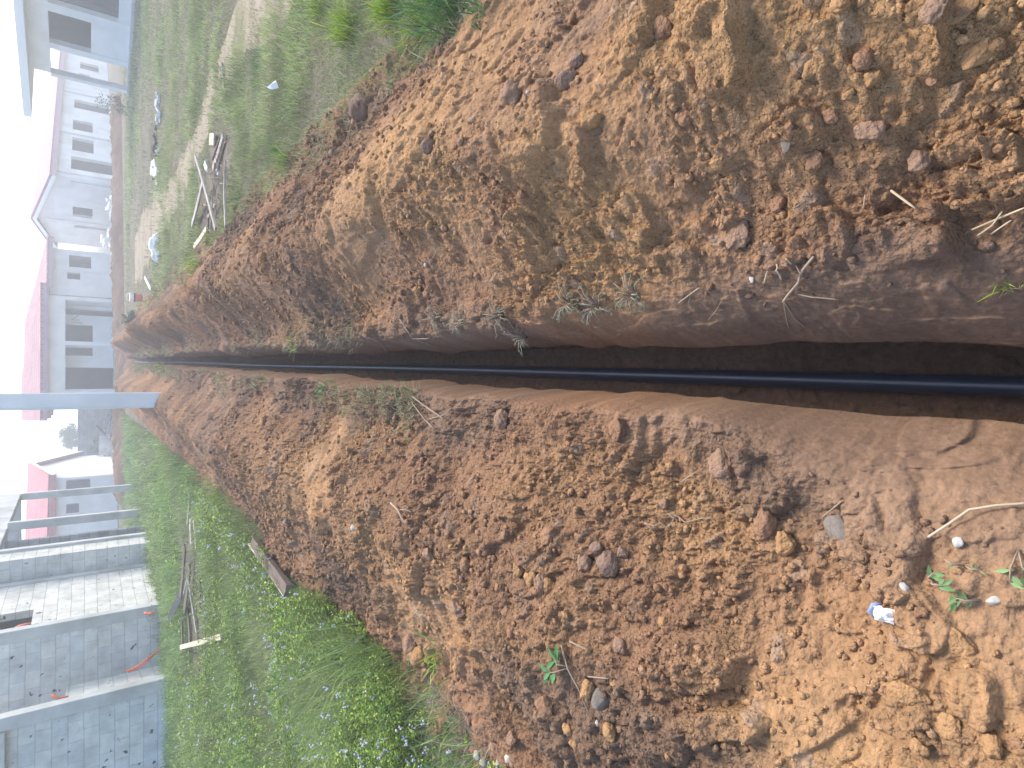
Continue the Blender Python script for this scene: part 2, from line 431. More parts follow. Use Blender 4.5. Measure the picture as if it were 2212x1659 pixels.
MAT['plaster'] = mat_noise('plaster', (0.72, 0.72, 0.70), (0.82, 0.82, 0.80), 1.2, 0.9, 0.15, 0.25, 0.01, 30, c3=(0.66, 0.65, 0.62), s3=0.7)
MAT['white_plaster'] = mat_noise('white_plaster', (0.74, 0.73, 0.69), (0.82, 0.81, 0.78), 0.9, 0.9, 0.15, 0.2, 0.01, 30)
MAT['concrete'] = mat_noise('concrete', (0.42, 0.43, 0.42), (0.56, 0.56, 0.54), 2.4, 0.92, 0.15, 0.5, 0.012, 14, c3=(0.36, 0.36, 0.34), s3=1.1)
MAT['pole'] = mat_noise('pole_concrete', (0.70, 0.73, 0.74), (0.80, 0.82, 0.82), 1.6, 0.85, 0.2, 0.3, 0.008, 22, stretch=(3, 3, 0.6), c3=(0.66, 0.68, 0.68), s3=0.8)
MAT['blocks'] = mat_blocks('shaded_cement_blocks', (0.54, 0.56, 0.56), (0.66, 0.66, 0.63), (0.47, 0.48, 0.48), 0.42, 0.26)  # bluish grey copy for camera-facing walls, their shade put into the colour
MAT['blocks_sunlit'] = mat_blocks('sunlit_cement_blocks', (0.60, 0.59, 0.54), (0.72, 0.70, 0.64), (0.44, 0.43, 0.39), 0.42, 0.26)  # creamier copy for sun-facing walls, sunlight put into the colour
MAT['blocks_dark'] = mat_blocks('dark_cement_blocks', (0.20, 0.21, 0.22), (0.30, 0.31, 0.32), (0.14, 0.14, 0.14), 0.45, 0.24)
MAT['tiles'] = mat_tiles('roof_tiles', (0.36, 0.17, 0.18), (0.44, 0.23, 0.23))
MAT['tiles_red'] = mat_tiles('red_roof_tiles', (0.45, 0.15, 0.16), (0.52, 0.21, 0.21))
MAT['fascia'] = mat_noise('fascia', (0.33, 0.22, 0.25), (0.40, 0.28, 0.30), 2.0, 0.8)
MAT['fascia_red'] = mat_noise('red_fascia', (0.42, 0.13, 0.13), (0.48, 0.18, 0.17), 2.0, 0.8)
MAT['interior'] = mat_noise('shade_dark_interior', (0.09, 0.095, 0.10), (0.14, 0.145, 0.15), 1.0, 0.95)  # coloured dark to deepen the shade seen through openings
MAT['wood_grey'] = mat_noise('weathered_wood', (0.20, 0.17, 0.14), (0.46, 0.41, 0.35), 3.0, 0.85, 0.15, 0.5, 0.004, 20, stretch=(1, 12, 12), detail=7)
MAT['wood_dark'] = mat_noise('dark_wood', (0.09, 0.065, 0.05), (0.20, 0.15, 0.12), 3.0, 0.85, 0.15, 0.5, 0.004, 20, stretch=(1, 12, 12), detail=7)
MAT['wood_pale'] = mat_noise('pale_wood', (0.42, 0.36, 0.25), (0.66, 0.58, 0.42), 3.0, 0.85, 0.15, 0.4, 0.003, 20, stretch=(1, 12, 12), detail=7)
MAT['bark'] = mat_noise('bark', (0.10, 0.08, 0.06), (0.20, 0.16, 0.12), 8.0, 0.9, 0.1, 0.6, 0.01)
MAT['straw'] = mat_noise('dry_straw', (0.38, 0.29, 0.18), (0.52, 0.43, 0.29), 9.0, 0.8)
MAT['root'] = mat_noise('dry_root', (0.24, 0.18, 0.13), (0.36, 0.29, 0.21), 9.0, 0.85)
MAT['plastic_white'] = mat_noise('white_plastic', (0.78, 0.76, 0.72), (0.88, 0.87, 0.84), 3.0, 0.45, 0.4, 0.3, 0.01, 6)
MAT['plastic_black'] = mat_noise('black_plastic', (0.015, 0.015, 0.017), (0.04, 0.04, 0.045), 3.0, 0.5, 0.4)
MAT['orange'] = mat_noise('orange_conduit', (0.62, 0.10, 0.03), (0.74, 0.16, 0.05), 6.0, 0.5, 0.4)
MAT['orange_red'] = mat_noise('red_plastic', (0.62, 0.12, 0.07), (0.70, 0.18, 0.10), 6.0, 0.5, 0.4)
MAT['stone'] = mat_noise('grey_stone', (0.17, 0.14, 0.115), (0.25, 0.21, 0.17), 14.0, 0.9, 0.15, 0.6, 0.004, 60)
MAT['stone_dark'] = mat_noise('dark_clod', (0.09, 0.066, 0.054), (0.14, 0.10, 0.08), 14.0, 0.95, 0.1, 0.7, 0.005, 60)
MAT['stone_white'] = mat_noise('white_stone', (0.38, 0.34, 0.29), (0.52, 0.49, 0.44), 14.0, 0.8, 0.2, 0.4, 0.003, 60)
MAT['clod'] = mat_noise('soil_clod', (0.16, 0.088, 0.05), (0.24, 0.135, 0.075), 22.0, 0.97, 0.08, 0.9, 0.006, 70, detail=7)
MAT['clod_ochre'] = mat_noise('ochre_clod', (0.22, 0.12, 0.055), (0.31, 0.175, 0.08), 22.0, 0.97, 0.08, 0.9, 0.006, 70, detail=7)
MAT['clod_grey'] = mat_noise('greyish_clod', (0.12, 0.08, 0.06), (0.18, 0.12, 0.09), 22.0, 0.97, 0.08, 0.9, 0.006, 70, detail=7)
def mat_clod(name, c1, c2):
    m, nt, b = new_mat(name, 0.97, 0.08)
    ge = N(nt, 'ShaderNodeNewGeometry'); P = ge.outputs['Position']
    n1 = N(nt, 'ShaderNodeTexNoise', Scale=40.0, Detail=6.0, Roughness=0.75); nt.links.new(P, n1.inputs['Vector'])
    cr = N(nt, 'ShaderNodeValToRGB'); cr.color_ramp.elements[0].position = 0.35; cr.color_ramp.elements[1].position = 0.65
    cr.color_ramp.elements[0].color = (*c1, 1); cr.color_ramp.elements[1].color = (*c2, 1); nt.links.new(n1.outputs[0], cr.inputs[0]); nt.links.new(cr.outputs[0], b.inputs['Base Color'])
    last = N(nt, 'ShaderNodeBump', Strength=0.5, Distance=0.010); nt.links.new(n1.outputs[0], last.inputs['Height'])
    for sc_, st, di in ((95.0, 0.5, 0.008), (210.0, 0.5, 0.004)):
        vo = N(nt, 'ShaderNodeTexVoronoi', feature='F1', Scale=sc_); nt.links.new(P, vo.inputs['Vector'])
        bb = N(nt, 'ShaderNodeBump', Strength=st, Distance=di, invert=True); nt.links.new(vo.outputs['Distance'], bb.inputs['Height']); nt.links.new(last.outputs[0], bb.inputs['Normal']); last = bb
    nt.links.new(last.outputs[0], b.inputs['Normal'])
    return m
MAT['clod'] = mat_clod('soil_clod', (0.235, 0.130, 0.074), (0.31, 0.175, 0.10))
MAT['clod_ochre'] = mat_clod('ochre_clod', (0.30, 0.168, 0.078), (0.40, 0.23, 0.108))
MAT['clod_grey'] = mat_clod('greyish_clod', (0.24, 0.145, 0.092), (0.31, 0.195, 0.125))
MAT['stone_dark'] = mat_clod('dark_clod', (0.18, 0.115, 0.082), (0.24, 0.160, 0.115))
def mat_pipe():
    m, nt, b = new_mat('pipe_plastic', 0.34, 0.8)
    tc = N(nt, 'ShaderNodeTexCoord')
    n = N(nt, 'ShaderNodeTexNoise', Scale=6.0, Detail=6.0); nt.links.new(tc.outputs['Object'], n.inputs['Vector'])
    cr = N(nt, 'ShaderNodeValToRGB'); cr.color_ramp.elements[0].position = 0.42; cr.color_ramp.elements[1].position = 0.75
    cr.color_ramp.elements[0].color = (0.010, 0.026, 0.058, 1); cr.color_ramp.elements[1].color = (0.030, 0.045, 0.070, 1)
    nt.links.new(n.outputs[0], cr.inputs[0]); nt.links.new(cr.outputs[0], b.inputs['Base Color'])
    mr = N(nt, 'ShaderNodeMapRange'); mr.inputs[3].default_value = 0.28; mr.inputs[4].default_value = 0.5; nt.links.new(n.outputs[0], mr.inputs[0]); nt.links.new(mr.outputs[0], b.inputs['Roughness'])
    return m
MAT['pipe'] = mat_pipe()
def mat_ground():
    m, nt, b = new_mat('meadow_ground', 0.97, 0.08)
    tc = N(nt, 'ShaderNodeTexCoord')
    def noise(s, d=5.0, dist=0.0):
        n = N(nt, 'ShaderNodeTexNoise', Scale=s, Detail=d, Distortion=dist); nt.links.new(tc.outputs['Object'], n.inputs['Vector']); return n
    def mix(f, a, c):
        mx = N(nt, 'ShaderNodeMix', data_type='RGBA'); nt.links.new(f, mx.inputs[0])
        if isinstance(a, tuple): mx.inputs[6].default_value = (*a, 1)
        else: nt.links.new(a, mx.inputs[6])
        mx.inputs[7].default_value = (*c, 1); return mx.outputs[2]
    def ramp(n, a, c):
        r = N(nt, 'ShaderNodeValToRGB'); r.color_ramp.elements[0].position = a; r.color_ramp.elements[1].position = c; nt.links.new(n.outputs[0], r.inputs[0]); return r.outputs[0]
    c = mix(ramp(noise(2.2), 0.4, 0.62), (0.16, 0.130, 0.10), (0.24, 0.20, 0.15))
    c = mix(ramp(noise(0.55, 6.0, 0.4), 0.50, 0.66), c, (0.125, 0.125, 0.065))
    c = mix(ramp(noise(26.0), 0.55, 0.7), c, (0.10, 0.09, 0.055))
    nt.links.new(c, b.inputs['Base Color'])
    bp = N(nt, 'ShaderNodeBump', Strength=1.0, Distance=0.05); nb = noise(42.0, 8.0); nt.links.new(nb.outputs[0], bp.inputs['Height']); nt.links.new(bp.outputs[0], b.inputs['Normal'])
    return m
MAT['ground'] = mat_ground()
MAT['path'] = mat_noise('trodden_dirt', (0.25, 0.20, 0.145), (0.34, 0.28, 0.205), 5.0, 0.97, 0.05, 0.6, 0.02, 30, c3=(0.17, 0.16, 0.09), s3=1.6)
MAT['berm'] = mat_noise('berm_soil', (0.20, 0.11, 0.065), (0.33, 0.18, 0.10), 4.0, 0.97, 0.05, 0.8, 0.05, 9)

# ------------------------------------------------------------------ build the banks and the trench as fine sheets
def rows():
    ys = list(np.arange(-1.2, 0.235, 0.012)); y = 0.24
    while y < 34.0:
        ys.append(y); y += 0.0034 + 0.0021 * y
    return np.array(ys)
YS = rows(); NR = len(YS)
FLOORZ = -0.82
def pack(Xg, Yg, Zg): return np.stack([Xg.ravel(), Yg.ravel(), Zg.ravel()], 1)
def bank(side):
    nc = 640
    k = np.linspace(0, 1, nc)
    offs = 0.0 + 1.90 * (0.62 * k + 0.38 * k ** 2.2)
    lr = lipR(YS) if side > 0 else lipL(YS)
    S = (lr[:, None] + offs[None]) * side
    Yg = np.repeat(YS[:, None], nc, 1)
    Xg = S + xc(YS)[:, None]
    x = Xg.ravel(); y = Yg.ravel()
    d, idn, sm, q = detail(x, y)
    z = macro(x, y) + d
    s = x - xc(y)
    # fade to just below the meadow at the outer edge
    z = z - 0.03 * sstep(1.88, 1.97, np.abs(s)) - 0.03 * sstep(33.0, 33.8, y)
    # clods lean out a little: push points sideways along the slope so edges are not pure height steps
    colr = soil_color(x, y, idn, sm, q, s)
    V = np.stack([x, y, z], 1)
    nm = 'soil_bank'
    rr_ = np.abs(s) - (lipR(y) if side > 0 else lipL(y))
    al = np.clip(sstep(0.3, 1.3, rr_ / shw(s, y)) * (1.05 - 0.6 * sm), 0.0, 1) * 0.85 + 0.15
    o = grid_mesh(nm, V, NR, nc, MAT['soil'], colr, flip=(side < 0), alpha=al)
    o['kind'] = 'structure'
    return V.reshape(NR, nc, 3)[:, 0, :], V, nc
lipPR, VR, NCR = bank(1)
lipPL, VL, NCL = bank(-1)
def walls_and_floor():
    nw, nf = 86, 64
    fl = FLOORZ + 0.86 * sstep(26.5, 31.5, YS)          # the bottom comes up where the trench ends
    parts = []
    for side, lip in ((-1, lipPL), (1, lipPR)):
        k = np.linspace(0, 1, nw)
        xi = side * 0.155 + xc(YS)                      # foot of the wall
        zt = lip[:, 2]
        Zg = zt[:, None] + (np.minimum(fl, zt - 0.02)[:, None] - zt[:, None]) * k[None]
        kk = sstep(0.0, 0.35, k)
        Xg = lip[:, 0][:, None] * (1 - kk[None]) + xi[:, None] * kk[None]
        Yg = np.repeat(YS[:, None], nw, 1)
        y = Yg.ravel(); zz = Zg.ravel()
        dd = fbm(y * 3.0, zz * 5.0, 401 + side, 4) * 0.030 + sstep(0.0, 0.12, fbm(y * 5.0, zz * 11.0, 411 + side, 3)) * 0.016 + fbm(y * 30, zz * 30, 421, 3) * 0.004
        dm, _ = domes(y + side * 3, zz, 0.07, 431, 0.35, 0.35)
        fade = (np.sin(np.pi * np.clip(k, 0, 1)) ** 0.5)[None] * np.ones((NR, 1))
        Xg = Xg - side * ((dd + dm).reshape(NR, nw) - 0.01) * fade
        parts.append(np.stack([Xg, Yg, Zg], 2))
    L, Rr = parts
    k = np.linspace(0, 1, nf + 2)[1:-1]
    Xf = L[:, -1, 0][:, None] * (1 - k[None]) + Rr[:, -1, 0][:, None] * k[None]
    Zf = L[:, -1, 2][:, None] * (1 - k[None]) + Rr[:, -1, 2][:, None] * k[None]
    Yf = np.repeat(YS[:, None], nf, 1)
    x = Xf.ravel(); y = Yf.ravel()
    d2, i2 = domes(x, y, 0.07, 441, 0.5, 0.5); d3, i3 = domes(x, y, 0.03, 442, 0.7, 0.6)
    Zf = Zf + ((d2 + d3 + fbm(x * 6, y * 6, 443, 3) * 0.02).reshape(NR, nf)) * np.sin(np.pi * k)[None] ** 0.5
    G = np.concatenate([L, np.stack([Xf, Yf, Zf], 2), Rr[:, ::-1]], 1)
    nc = G.shape[1]
    V = G.reshape(-1, 3)
    x, y = V[:, 0], V[:, 1]; z = V[:, 2]
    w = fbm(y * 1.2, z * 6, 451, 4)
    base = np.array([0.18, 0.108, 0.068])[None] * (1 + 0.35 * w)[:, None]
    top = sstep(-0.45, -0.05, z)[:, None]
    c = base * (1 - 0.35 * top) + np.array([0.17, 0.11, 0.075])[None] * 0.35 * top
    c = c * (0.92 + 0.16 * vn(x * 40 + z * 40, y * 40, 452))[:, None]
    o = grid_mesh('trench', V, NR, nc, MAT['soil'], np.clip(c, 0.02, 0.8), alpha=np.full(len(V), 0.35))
    o['kind'] = 'structure'
walls_and_floor()

# ------------------------------------------------------------------ meadow, path, berm
def flat_ground():
    me = bpy.data.meshes.new('ground')
    V = []; Fc = []
    def strip(ys, fx0, fx1, n, z=0.0):
        b0 = len(V)
        for y in ys:
            a = fx0(y); b_ = fx1(y)
            for j in range(n + 1): V.append((a + (b_ - a) * j / n, y, z))
        for i in range(len(ys) - 1):
            for j in range(n):
                p = b0 + i * (n + 1) + j
                Fc.append((p, p + 1, p + n + 2, p + n + 1))
    ysn = [-1.2 + 0.5 * i for i in range(0, 70)]
    ysn = [y for y in ysn if y < 33.0] + [33.0]
    strip(ysn, lambda y: -90.0, lambda y: float(xc(y)) - 1.86, 6)
    strip(ysn, lambda y: float(xc(y)) + 1.86, lambda y: 90.0, 6)
    strip([33.0, 40, 60, 120, 400], lambda y: -90.0 if y < 34 else -300.0, lambda y: 90.0 if y < 34 else 300.0, 8)
    strip([-60, -20, -1.2], lambda y: -90.0, lambda y: 90.0, 8)
    me.from_pydata(V, [], Fc)
    me.update()
    o = link_mesh('ground', me, MAT['ground'])
    o['kind'] = 'structure'
flat_ground()
def path_sheet(name, pts, widths, z=0.004, mat=None):
    """a trodden strip with ragged edges following points"""
    P = [Vector(p).to_2d() for p in pts]
    # resample
    out = []; ws = []
    for i in range(len(P) - 1):
        n = max(2, int((P[i + 1] - P[i]).length / 0.25))
        for j in range(n):
            t = j / n; out.append(P[i].lerp(P[i + 1], t)); ws.append(widths[i] * (1 - t) + widths[i + 1] * t)
    out.append(P[-1]); ws.append(widths[-1])
    V = []; Fc = []
    for i, p in enumerate(out):
        d = (out[min(i + 1, len(out) - 1)] - out[max(i - 1, 0)]).normalized(); nrm = Vector((d.y, -d.x))
        a = ws[i] / 2 * (1 + 0.35 * float(vn(i * 0.31, 3.1, 9)) + 0.2 * float(vn(i * 1.1, 3.1, 10)))
        b_ = ws[i] / 2 * (1 + 0.35 * float(vn(i * 0.27, 7.7, 11)) + 0.2 * float(vn(i * 1.2, 7.1, 12)))
        V += [(p.x - nrm.x * a, p.y - nrm.y * a, z), (p.x, p.y, z + 0.004), (p.x + nrm.x * b_, p.y + nrm.y * b_, z)]
    for i in range(len(out) - 1):
        k = i * 3
        Fc += [(k, k + 1, k + 4, k + 3), (k + 1, k + 2, k + 5, k + 4)]
    me = bpy.data.meshes.new(name); me.from_pydata(V, [], Fc); me.update()
    o = link_mesh(name, me, mat or MAT['path']); o['kind'] = 'structure'
    return out, ws
PATH, PW = path_sheet('path', [on_z(640, -90), on_z(545, 15), on_z(465, 180), on_z(420, 330), on_z(375, 430), on_z(318, 505), on_z(292, 560)], [0.9, 0.8, 0.7, 0.7, 0.9, 1.5, 2.2])
PATHN = np.array([[p.x, p.y] for p in PATH]); PWN = np.array(PW)
def berm(name, pts, w, h, seed, mat=None, rnd=0.35):
    """a heap of dug soil lying along the points"""
    P = [Vector(p).to_2d() for p in pts]
    out = []
    for i in range(len(P) - 1):
        n = max(2, int((P[i + 1] - P[i]).length / 0.12))
        for j in range(n): out.append(P[i].lerp(P[i + 1], j / n))
    out.append(P[-1]); nr = len(out); nc = 30
    V = np.zeros((nr, nc, 3))
    for i, p in enumerate(out):
        d = (out[min(i + 1, nr - 1)] - out[max(i - 1, 0)]).normalized(); nrm = Vector((d.y, -d.x))
        e = min(1.0, i / 6.0, (nr - 1 - i) / 6.0)
        for j in range(nc):
            k = j / (nc - 1) * 2 - 1
            V[i, j] = (p.x + nrm.x * k * w / 2, p.y + nrm.y * k * w / 2, h * e * max(0, 1 - k * k))
    x = V[..., 0].ravel(); y = V[..., 1].ravel()
    dd, idn = domes(x, y, 0.35, seed, 0.5, 0.5); d2, _ = domes(x, y, 0.15, seed + 1, 0.7, 0.6)
    z = V[..., 2].ravel()
    m = np.clip(z / h, 0, 1)
    z = z * (1 + rnd * fbm(x * 1.0, y * 1.0, seed + 2, 3)) + (dd + d2 + fbm(x * 3, y * 3, seed + 3, 3) * 0.08) * np.sqrt(m) - 0.02
    VV = np.stack([x, y, z], 1)
    c = np.array([0.17, 0.105, 0.068])[None] * (0.85 + 0.35 * idn + 0.3 * fbm(x, y, seed + 4, 3))[:, None]
    o = grid_mesh(name, VV, nr, nc, MAT['soil'], np.clip(c, 0.05, 0.6))
    o['kind'] = 'structure'
    return o
berm('soil_berm', [(-6.0, 34.6), (-2.5, 34.6), (1.2, 34.4), (4.5, 35.6), (9.0, 36.6), (15.5, 38.5)], 2.4, 0.42, 501)
berm('soil_berm', [at_depth(250, 1060, 34).xy, at_depth(250, 1020, 33).xy, at_depth(250, 978, 34).xy], 2.6, 0.42, 521)

# ------------------------------------------------------------------ geometry collector
class MB:
    def __init__(s): s.v = []; s.f = []
    def quad(s, a, b, c, d):
        n = len(s.v); s.v += [tuple(a), tuple(b), tuple(c), tuple(d)]; s.f.append((n, n + 1, n + 2, n + 3))
    def box(s, c, size, mat=None, jit=0.0):
        """box centred on c; mat = 3x3 rotation"""
        n = len(s.v); hx, hy, hz = size[0] / 2, size[1] / 2, size[2] / 2
        for x in (-hx, hx):
            for y in (-hy, hy):
                for z in (-hz, hz):
                    p = Vector((x + random.uniform(-jit, jit), y + random.uniform(-jit, jit), z + random.uniform(-jit, jit)))
                    if mat: p = mat @ p
                    s.v.append(tuple(p + Vector(c)))
        for q in ((0, 1, 3, 2), (4, 6, 7, 5), (0, 4, 5, 1), (2, 3, 7, 6), (0, 2, 6, 4), (1, 5, 7, 3)):
            s.f.append(tuple(n + i for i in q))
    def prism(s, poly, thick):
        """closed slab: polygon of 3d points and an offset vector"""
        n = len(s.v); k = len(poly); t = Vector(thick)
        s.v += [tuple(Vector(p)) for p in poly] + [tuple(Vector(p) + t) for p in poly]
        s.f.append(tuple(range(n, n + k))); s.f.append(tuple(reversed(range(n + k, n + 2 * k))))
        for i in range(k):
            j = (i + 1) % k
            s.f.append((n + i, n + k + i, n + k + j, n + j))
    def tube(s, pts, rad, seg=8, caps=True):
        pts = [Vector(p) for p in pts]; n0 = len(s.v); m = len(pts)
        rad = rad if isinstance(rad, (list, tuple)) else [rad] * m
        up = Vector((0.13, 0.21, 1)).normalized()
        for i, p in enumerate(pts):
            d = (pts[min(i + 1, m - 1)] - pts[max(i - 1, 0)]).normalized()
            a = d.cross(up)
            if a.length < 1e-3: a = d.cross(Vector((1, 0, 0)))
            a.normalize(); b_ = d.cross(a).normalized()
            for j in range(seg):
                t = 2 * math.pi * j / seg
                s.v.append(tuple(p + (a * math.cos(t) + b_ * math.sin(t)) * rad[i]))
        for i in range(m - 1):
            for j in range(seg):
                k = (j + 1) % seg
                s.f.append((n0 + i * seg + j, n0 + i * seg + k, n0 + (i + 1) * seg + k, n0 + (i + 1) * seg + j))
        if caps:
            s.f.append(tuple(n0 + j for j in reversed(range(seg)))); s.f.append(tuple(n0 + (m - 1) * seg + j for j in range(seg)))
    def build(s, name, mat, parent=None, smooth=False, bevel=0.0):
        me = bpy.data.meshes.new(name)
        me.from_pydata(s.v, [], s.f)
        if bevel > 0:
            import bmesh
            bm = bmesh.new(); bm.from_mesh(me)
            bmesh.ops.remove_doubles(bm, verts=bm.verts, dist=1e-5)
            bmesh.ops.recalc_face_normals(bm, faces=bm.faces)
            bmesh.ops.bevel(bm, geom=list(bm.edges), offset=bevel, segments=1, affect='EDGES', clamp_overlap=True)
            bm.to_mesh(me); bm.free()
        else:
            import bmesh
            bm = bmesh.new(); bm.from_mesh(me); bmesh.ops.recalc_face_normals(bm, faces=bm.faces); bm.to_mesh(me); bm.free()
        if smooth:
            me.polygons.foreach_set('use_smooth', [True] * len(me.polygons))
        me.update()
        return link_mesh(name, me, mat, parent)
def V2(p): return Vector((p[0], p[1], 0))
def facade(P0, P1, z0, z1, holes, thick):
    """wall from P0 to P1 (ground plan) with rectangular holes (s0, s1, z0, z1); thickness goes away from the camera side"""
    P0 = V2(P0); P1 = V2(P1); L = (P1 - P0).length; d = (P1 - P0) / L; n = Vector((-d.y, d.x, 0))
    if n.dot(P0) < 0: n = -n
    ss = sorted({0.0, L} | {min(max(h[i], 0), L) for h in holes for i in (0, 1)})
    zs = sorted({z0, z1} | {min(max(h[i], z0), z1) for h in holes for i in (2, 3)})
    ss = [a for i, a in enumerate(ss) if i == 0 or a - ss[i - 1] > 1e-4]; zs = [a for i, a in enumerate(zs) if i == 0 or a - zs[i - 1] > 1e-4]
    def solid(i, j):
        if i < 0 or j < 0 or i >= len(ss) - 1 or j >= len(zs) - 1: return False
        sm = (ss[i] + ss[i + 1]) / 2; zm = (zs[j] + zs[j + 1]) / 2
        return not any(h[0] < sm < h[1] and h[2] < zm < h[3] for h in holes)
    m = MB()
    def P(s_, z, k): return P0 + d * s_ + n * (thick * k) + Vector((0, 0, z))
    for i in range(len(ss) - 1):
        for j in range(len(zs) - 1):
            if not solid(i, j): continue
            a, b_, c, e = ss[i], ss[i + 1], zs[j], zs[j + 1]
            m.quad(P(a, c, 0), P(b_, c, 0), P(b_, e, 0), P(a, e, 0))
            m.quad(P(a, c, 1), P(a, e, 1), P(b_, e, 1), P(b_, c, 1))
            if not solid(i - 1, j): m.quad(P(a, c, 0), P(a, e, 0), P(a, e, 1), P(a, c, 1))
            if not solid(i + 1, j): m.quad(P(b_, c, 0), P(b_, c, 1), P(b_, e, 1), P(b_, e, 0))
            if not solid(i, j - 1): m.quad(P(a, c, 0), P(a, c, 1), P(b_, c, 1), P(b_, c, 0))
            if not solid(i, j + 1): m.quad(P(a, e, 0), P(b_, e, 0), P(b_, e, 1), P(a, e, 1))
    return m
def merged(m, name, mat, parent):
    import bmesh
    me = bpy.data.meshes.new(name); me.from_pydata(m.v, [], m.f)
    bm = bmesh.new(); bm.from_mesh(me); bmesh.ops.remove_doubles(bm, verts=bm.verts, dist=1e-4); bmesh.ops.recalc_face_normals(bm, faces=bm.faces); bm.to_mesh(me); bm.free()
    return link_mesh(name, me, mat, parent)
def hit(x, y, P0, P1):
    """distance along P0-P1 and height where a pixel's ray meets that upright plane"""
    P0 = V2(P0); P1 = V2(P1); d = (P1 - P0).normalized(); n = Vector((-d.y, d.x, 0)); v = ray(x, y); o = Vector((0, 0, CAMZ))
    t = (P0 - o).dot(n) / Vector((v.x, v.y, 0)).dot(n)
    p = o + v * t
    return (Vector((p.x, p.y, 0)) - P0).dot(d), p.z
def hole(P0, P1, xt, xb, ya, yb):
    """a rectangular opening given in the picture: top xt, bottom xb, sides ya yb (read at mid height)"""
    xm = (xt + xb) / 2
    s0, _ = hit(xm, ya, P0, P1); s1, _ = hit(xm, yb, P0, P1)
    ym = (ya + yb) / 2
    _, zt = hit(xt, ym, P0, P1); _, zb = hit(xb, ym, P0, P1)
    return (min(s0, s1), max(s0, s1), max(zb, 0.0), zt)
def plan(x_ref, y, Y):
    p = at_depth(x_ref, y, Y); return (p.x, p.y)
def off(P0, P1, s_, k):
    """plan point: along P0-P1 by s_, away from the camera by k"""
    P0 = V2(P0); P1 = V2(P1); d = (P1 - P0).normalized(); n = Vector((-d.y, d.x, 0))
    if n.dot(P0) < 0: n = -n
    q = P0 + d * s_ + n * k
    return (q.x, q.y)
def W3(p, z): return Vector((p[0], p[1], z))
def roof_hip(P0, P1, depth, z_e, z_r, over=0.5, hip0=True, hip1=True, ridge_in=None, gable_parts=None):
    """two slopes above a rectangle in plan; returns collector of thick slabs"""
    L = (V2(P1) - V2(P0)).length; hd = depth / 2
    A = W3(off(P0, P1, -over, -over), z_e); B = W3(off(P0, P1, L + over, -over), z_e)
    D = W3(off(P0, P1, -over, depth + over), z_e); C = W3(off(P0, P1, L + over, depth + over), z_e)
    ra = hd if hip0 else -over; rb = L - hd if hip1 else L + over
    R0 = W3(off(P0, P1, ra, hd), z_r); R1 = W3(off(P0, P1, rb, hd), z_r)
    m = MB(); t = (0, 0, 0.12)
    m.prism([A, B, R1, R0], t)
    m.prism([C, D, R0, R1], t)
    if hip0: m.prism([D, A, R0], t)
    if hip1: m.prism([B, C, R1], t)
    return m, (A, B, C, D, R0, R1)
def ring_walls(root, P0, P1, depth, z0, z1, front_holes, mat, thick=0.2, name='wall', inner=True):
    """front wall with holes plus sides, back and floor, inner faces coloured dark to stand for room shade"""
    L = (V2(P1) - V2(P0)).length
    merged(facade(P0, P1, z0, z1, front_holes, thick), 'front_wall', mat, root)
    m = MB()
    def slab(a, b_, c, d_): m.prism([W3(a, z0), W3(b_, z0), W3(c, z0), W3(d_, z0)], (0, 0, z1 - z0 - 0.003))
    slab(off(P0, P1, 0, thick), off(P0, P1, thick, thick), off(P0, P1, thick, depth), off(P0, P1, 0, depth))
    slab(off(P0, P1, L - thick, thick), off(P0, P1, L, thick), off(P0, P1, L, depth), off(P0, P1, L - thick, depth))
    slab(off(P0, P1, thick, depth - thick), off(P0, P1, L - thick, depth - thick), off(P0, P1, L - thick, depth), off(P0, P1, thick, depth))
    m.build('side_walls', mat, root)
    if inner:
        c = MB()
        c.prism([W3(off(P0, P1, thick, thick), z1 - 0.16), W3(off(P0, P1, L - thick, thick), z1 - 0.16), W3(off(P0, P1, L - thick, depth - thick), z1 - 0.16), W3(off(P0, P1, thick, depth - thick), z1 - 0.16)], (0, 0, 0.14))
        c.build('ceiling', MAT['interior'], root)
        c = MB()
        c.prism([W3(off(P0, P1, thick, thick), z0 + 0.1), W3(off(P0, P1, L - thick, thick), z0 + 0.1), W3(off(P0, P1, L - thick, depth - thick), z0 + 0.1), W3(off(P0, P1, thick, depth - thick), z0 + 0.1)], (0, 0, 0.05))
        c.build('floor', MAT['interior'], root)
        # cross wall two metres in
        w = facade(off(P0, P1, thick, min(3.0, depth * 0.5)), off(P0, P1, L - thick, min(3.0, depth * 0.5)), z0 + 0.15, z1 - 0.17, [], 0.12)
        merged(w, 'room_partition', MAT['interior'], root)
def box_on(P0, P1, s0, s1, k0, k1, z0, z1, m):
    m.prism([W3(off(P0, P1, s0, k0), z0), W3(off(P0, P1, s1, k0), z0), W3(off(P0, P1, s1, k1), z0), W3(off(P0, P1, s0, k1), z0)], (0, 0, z1 - z0))

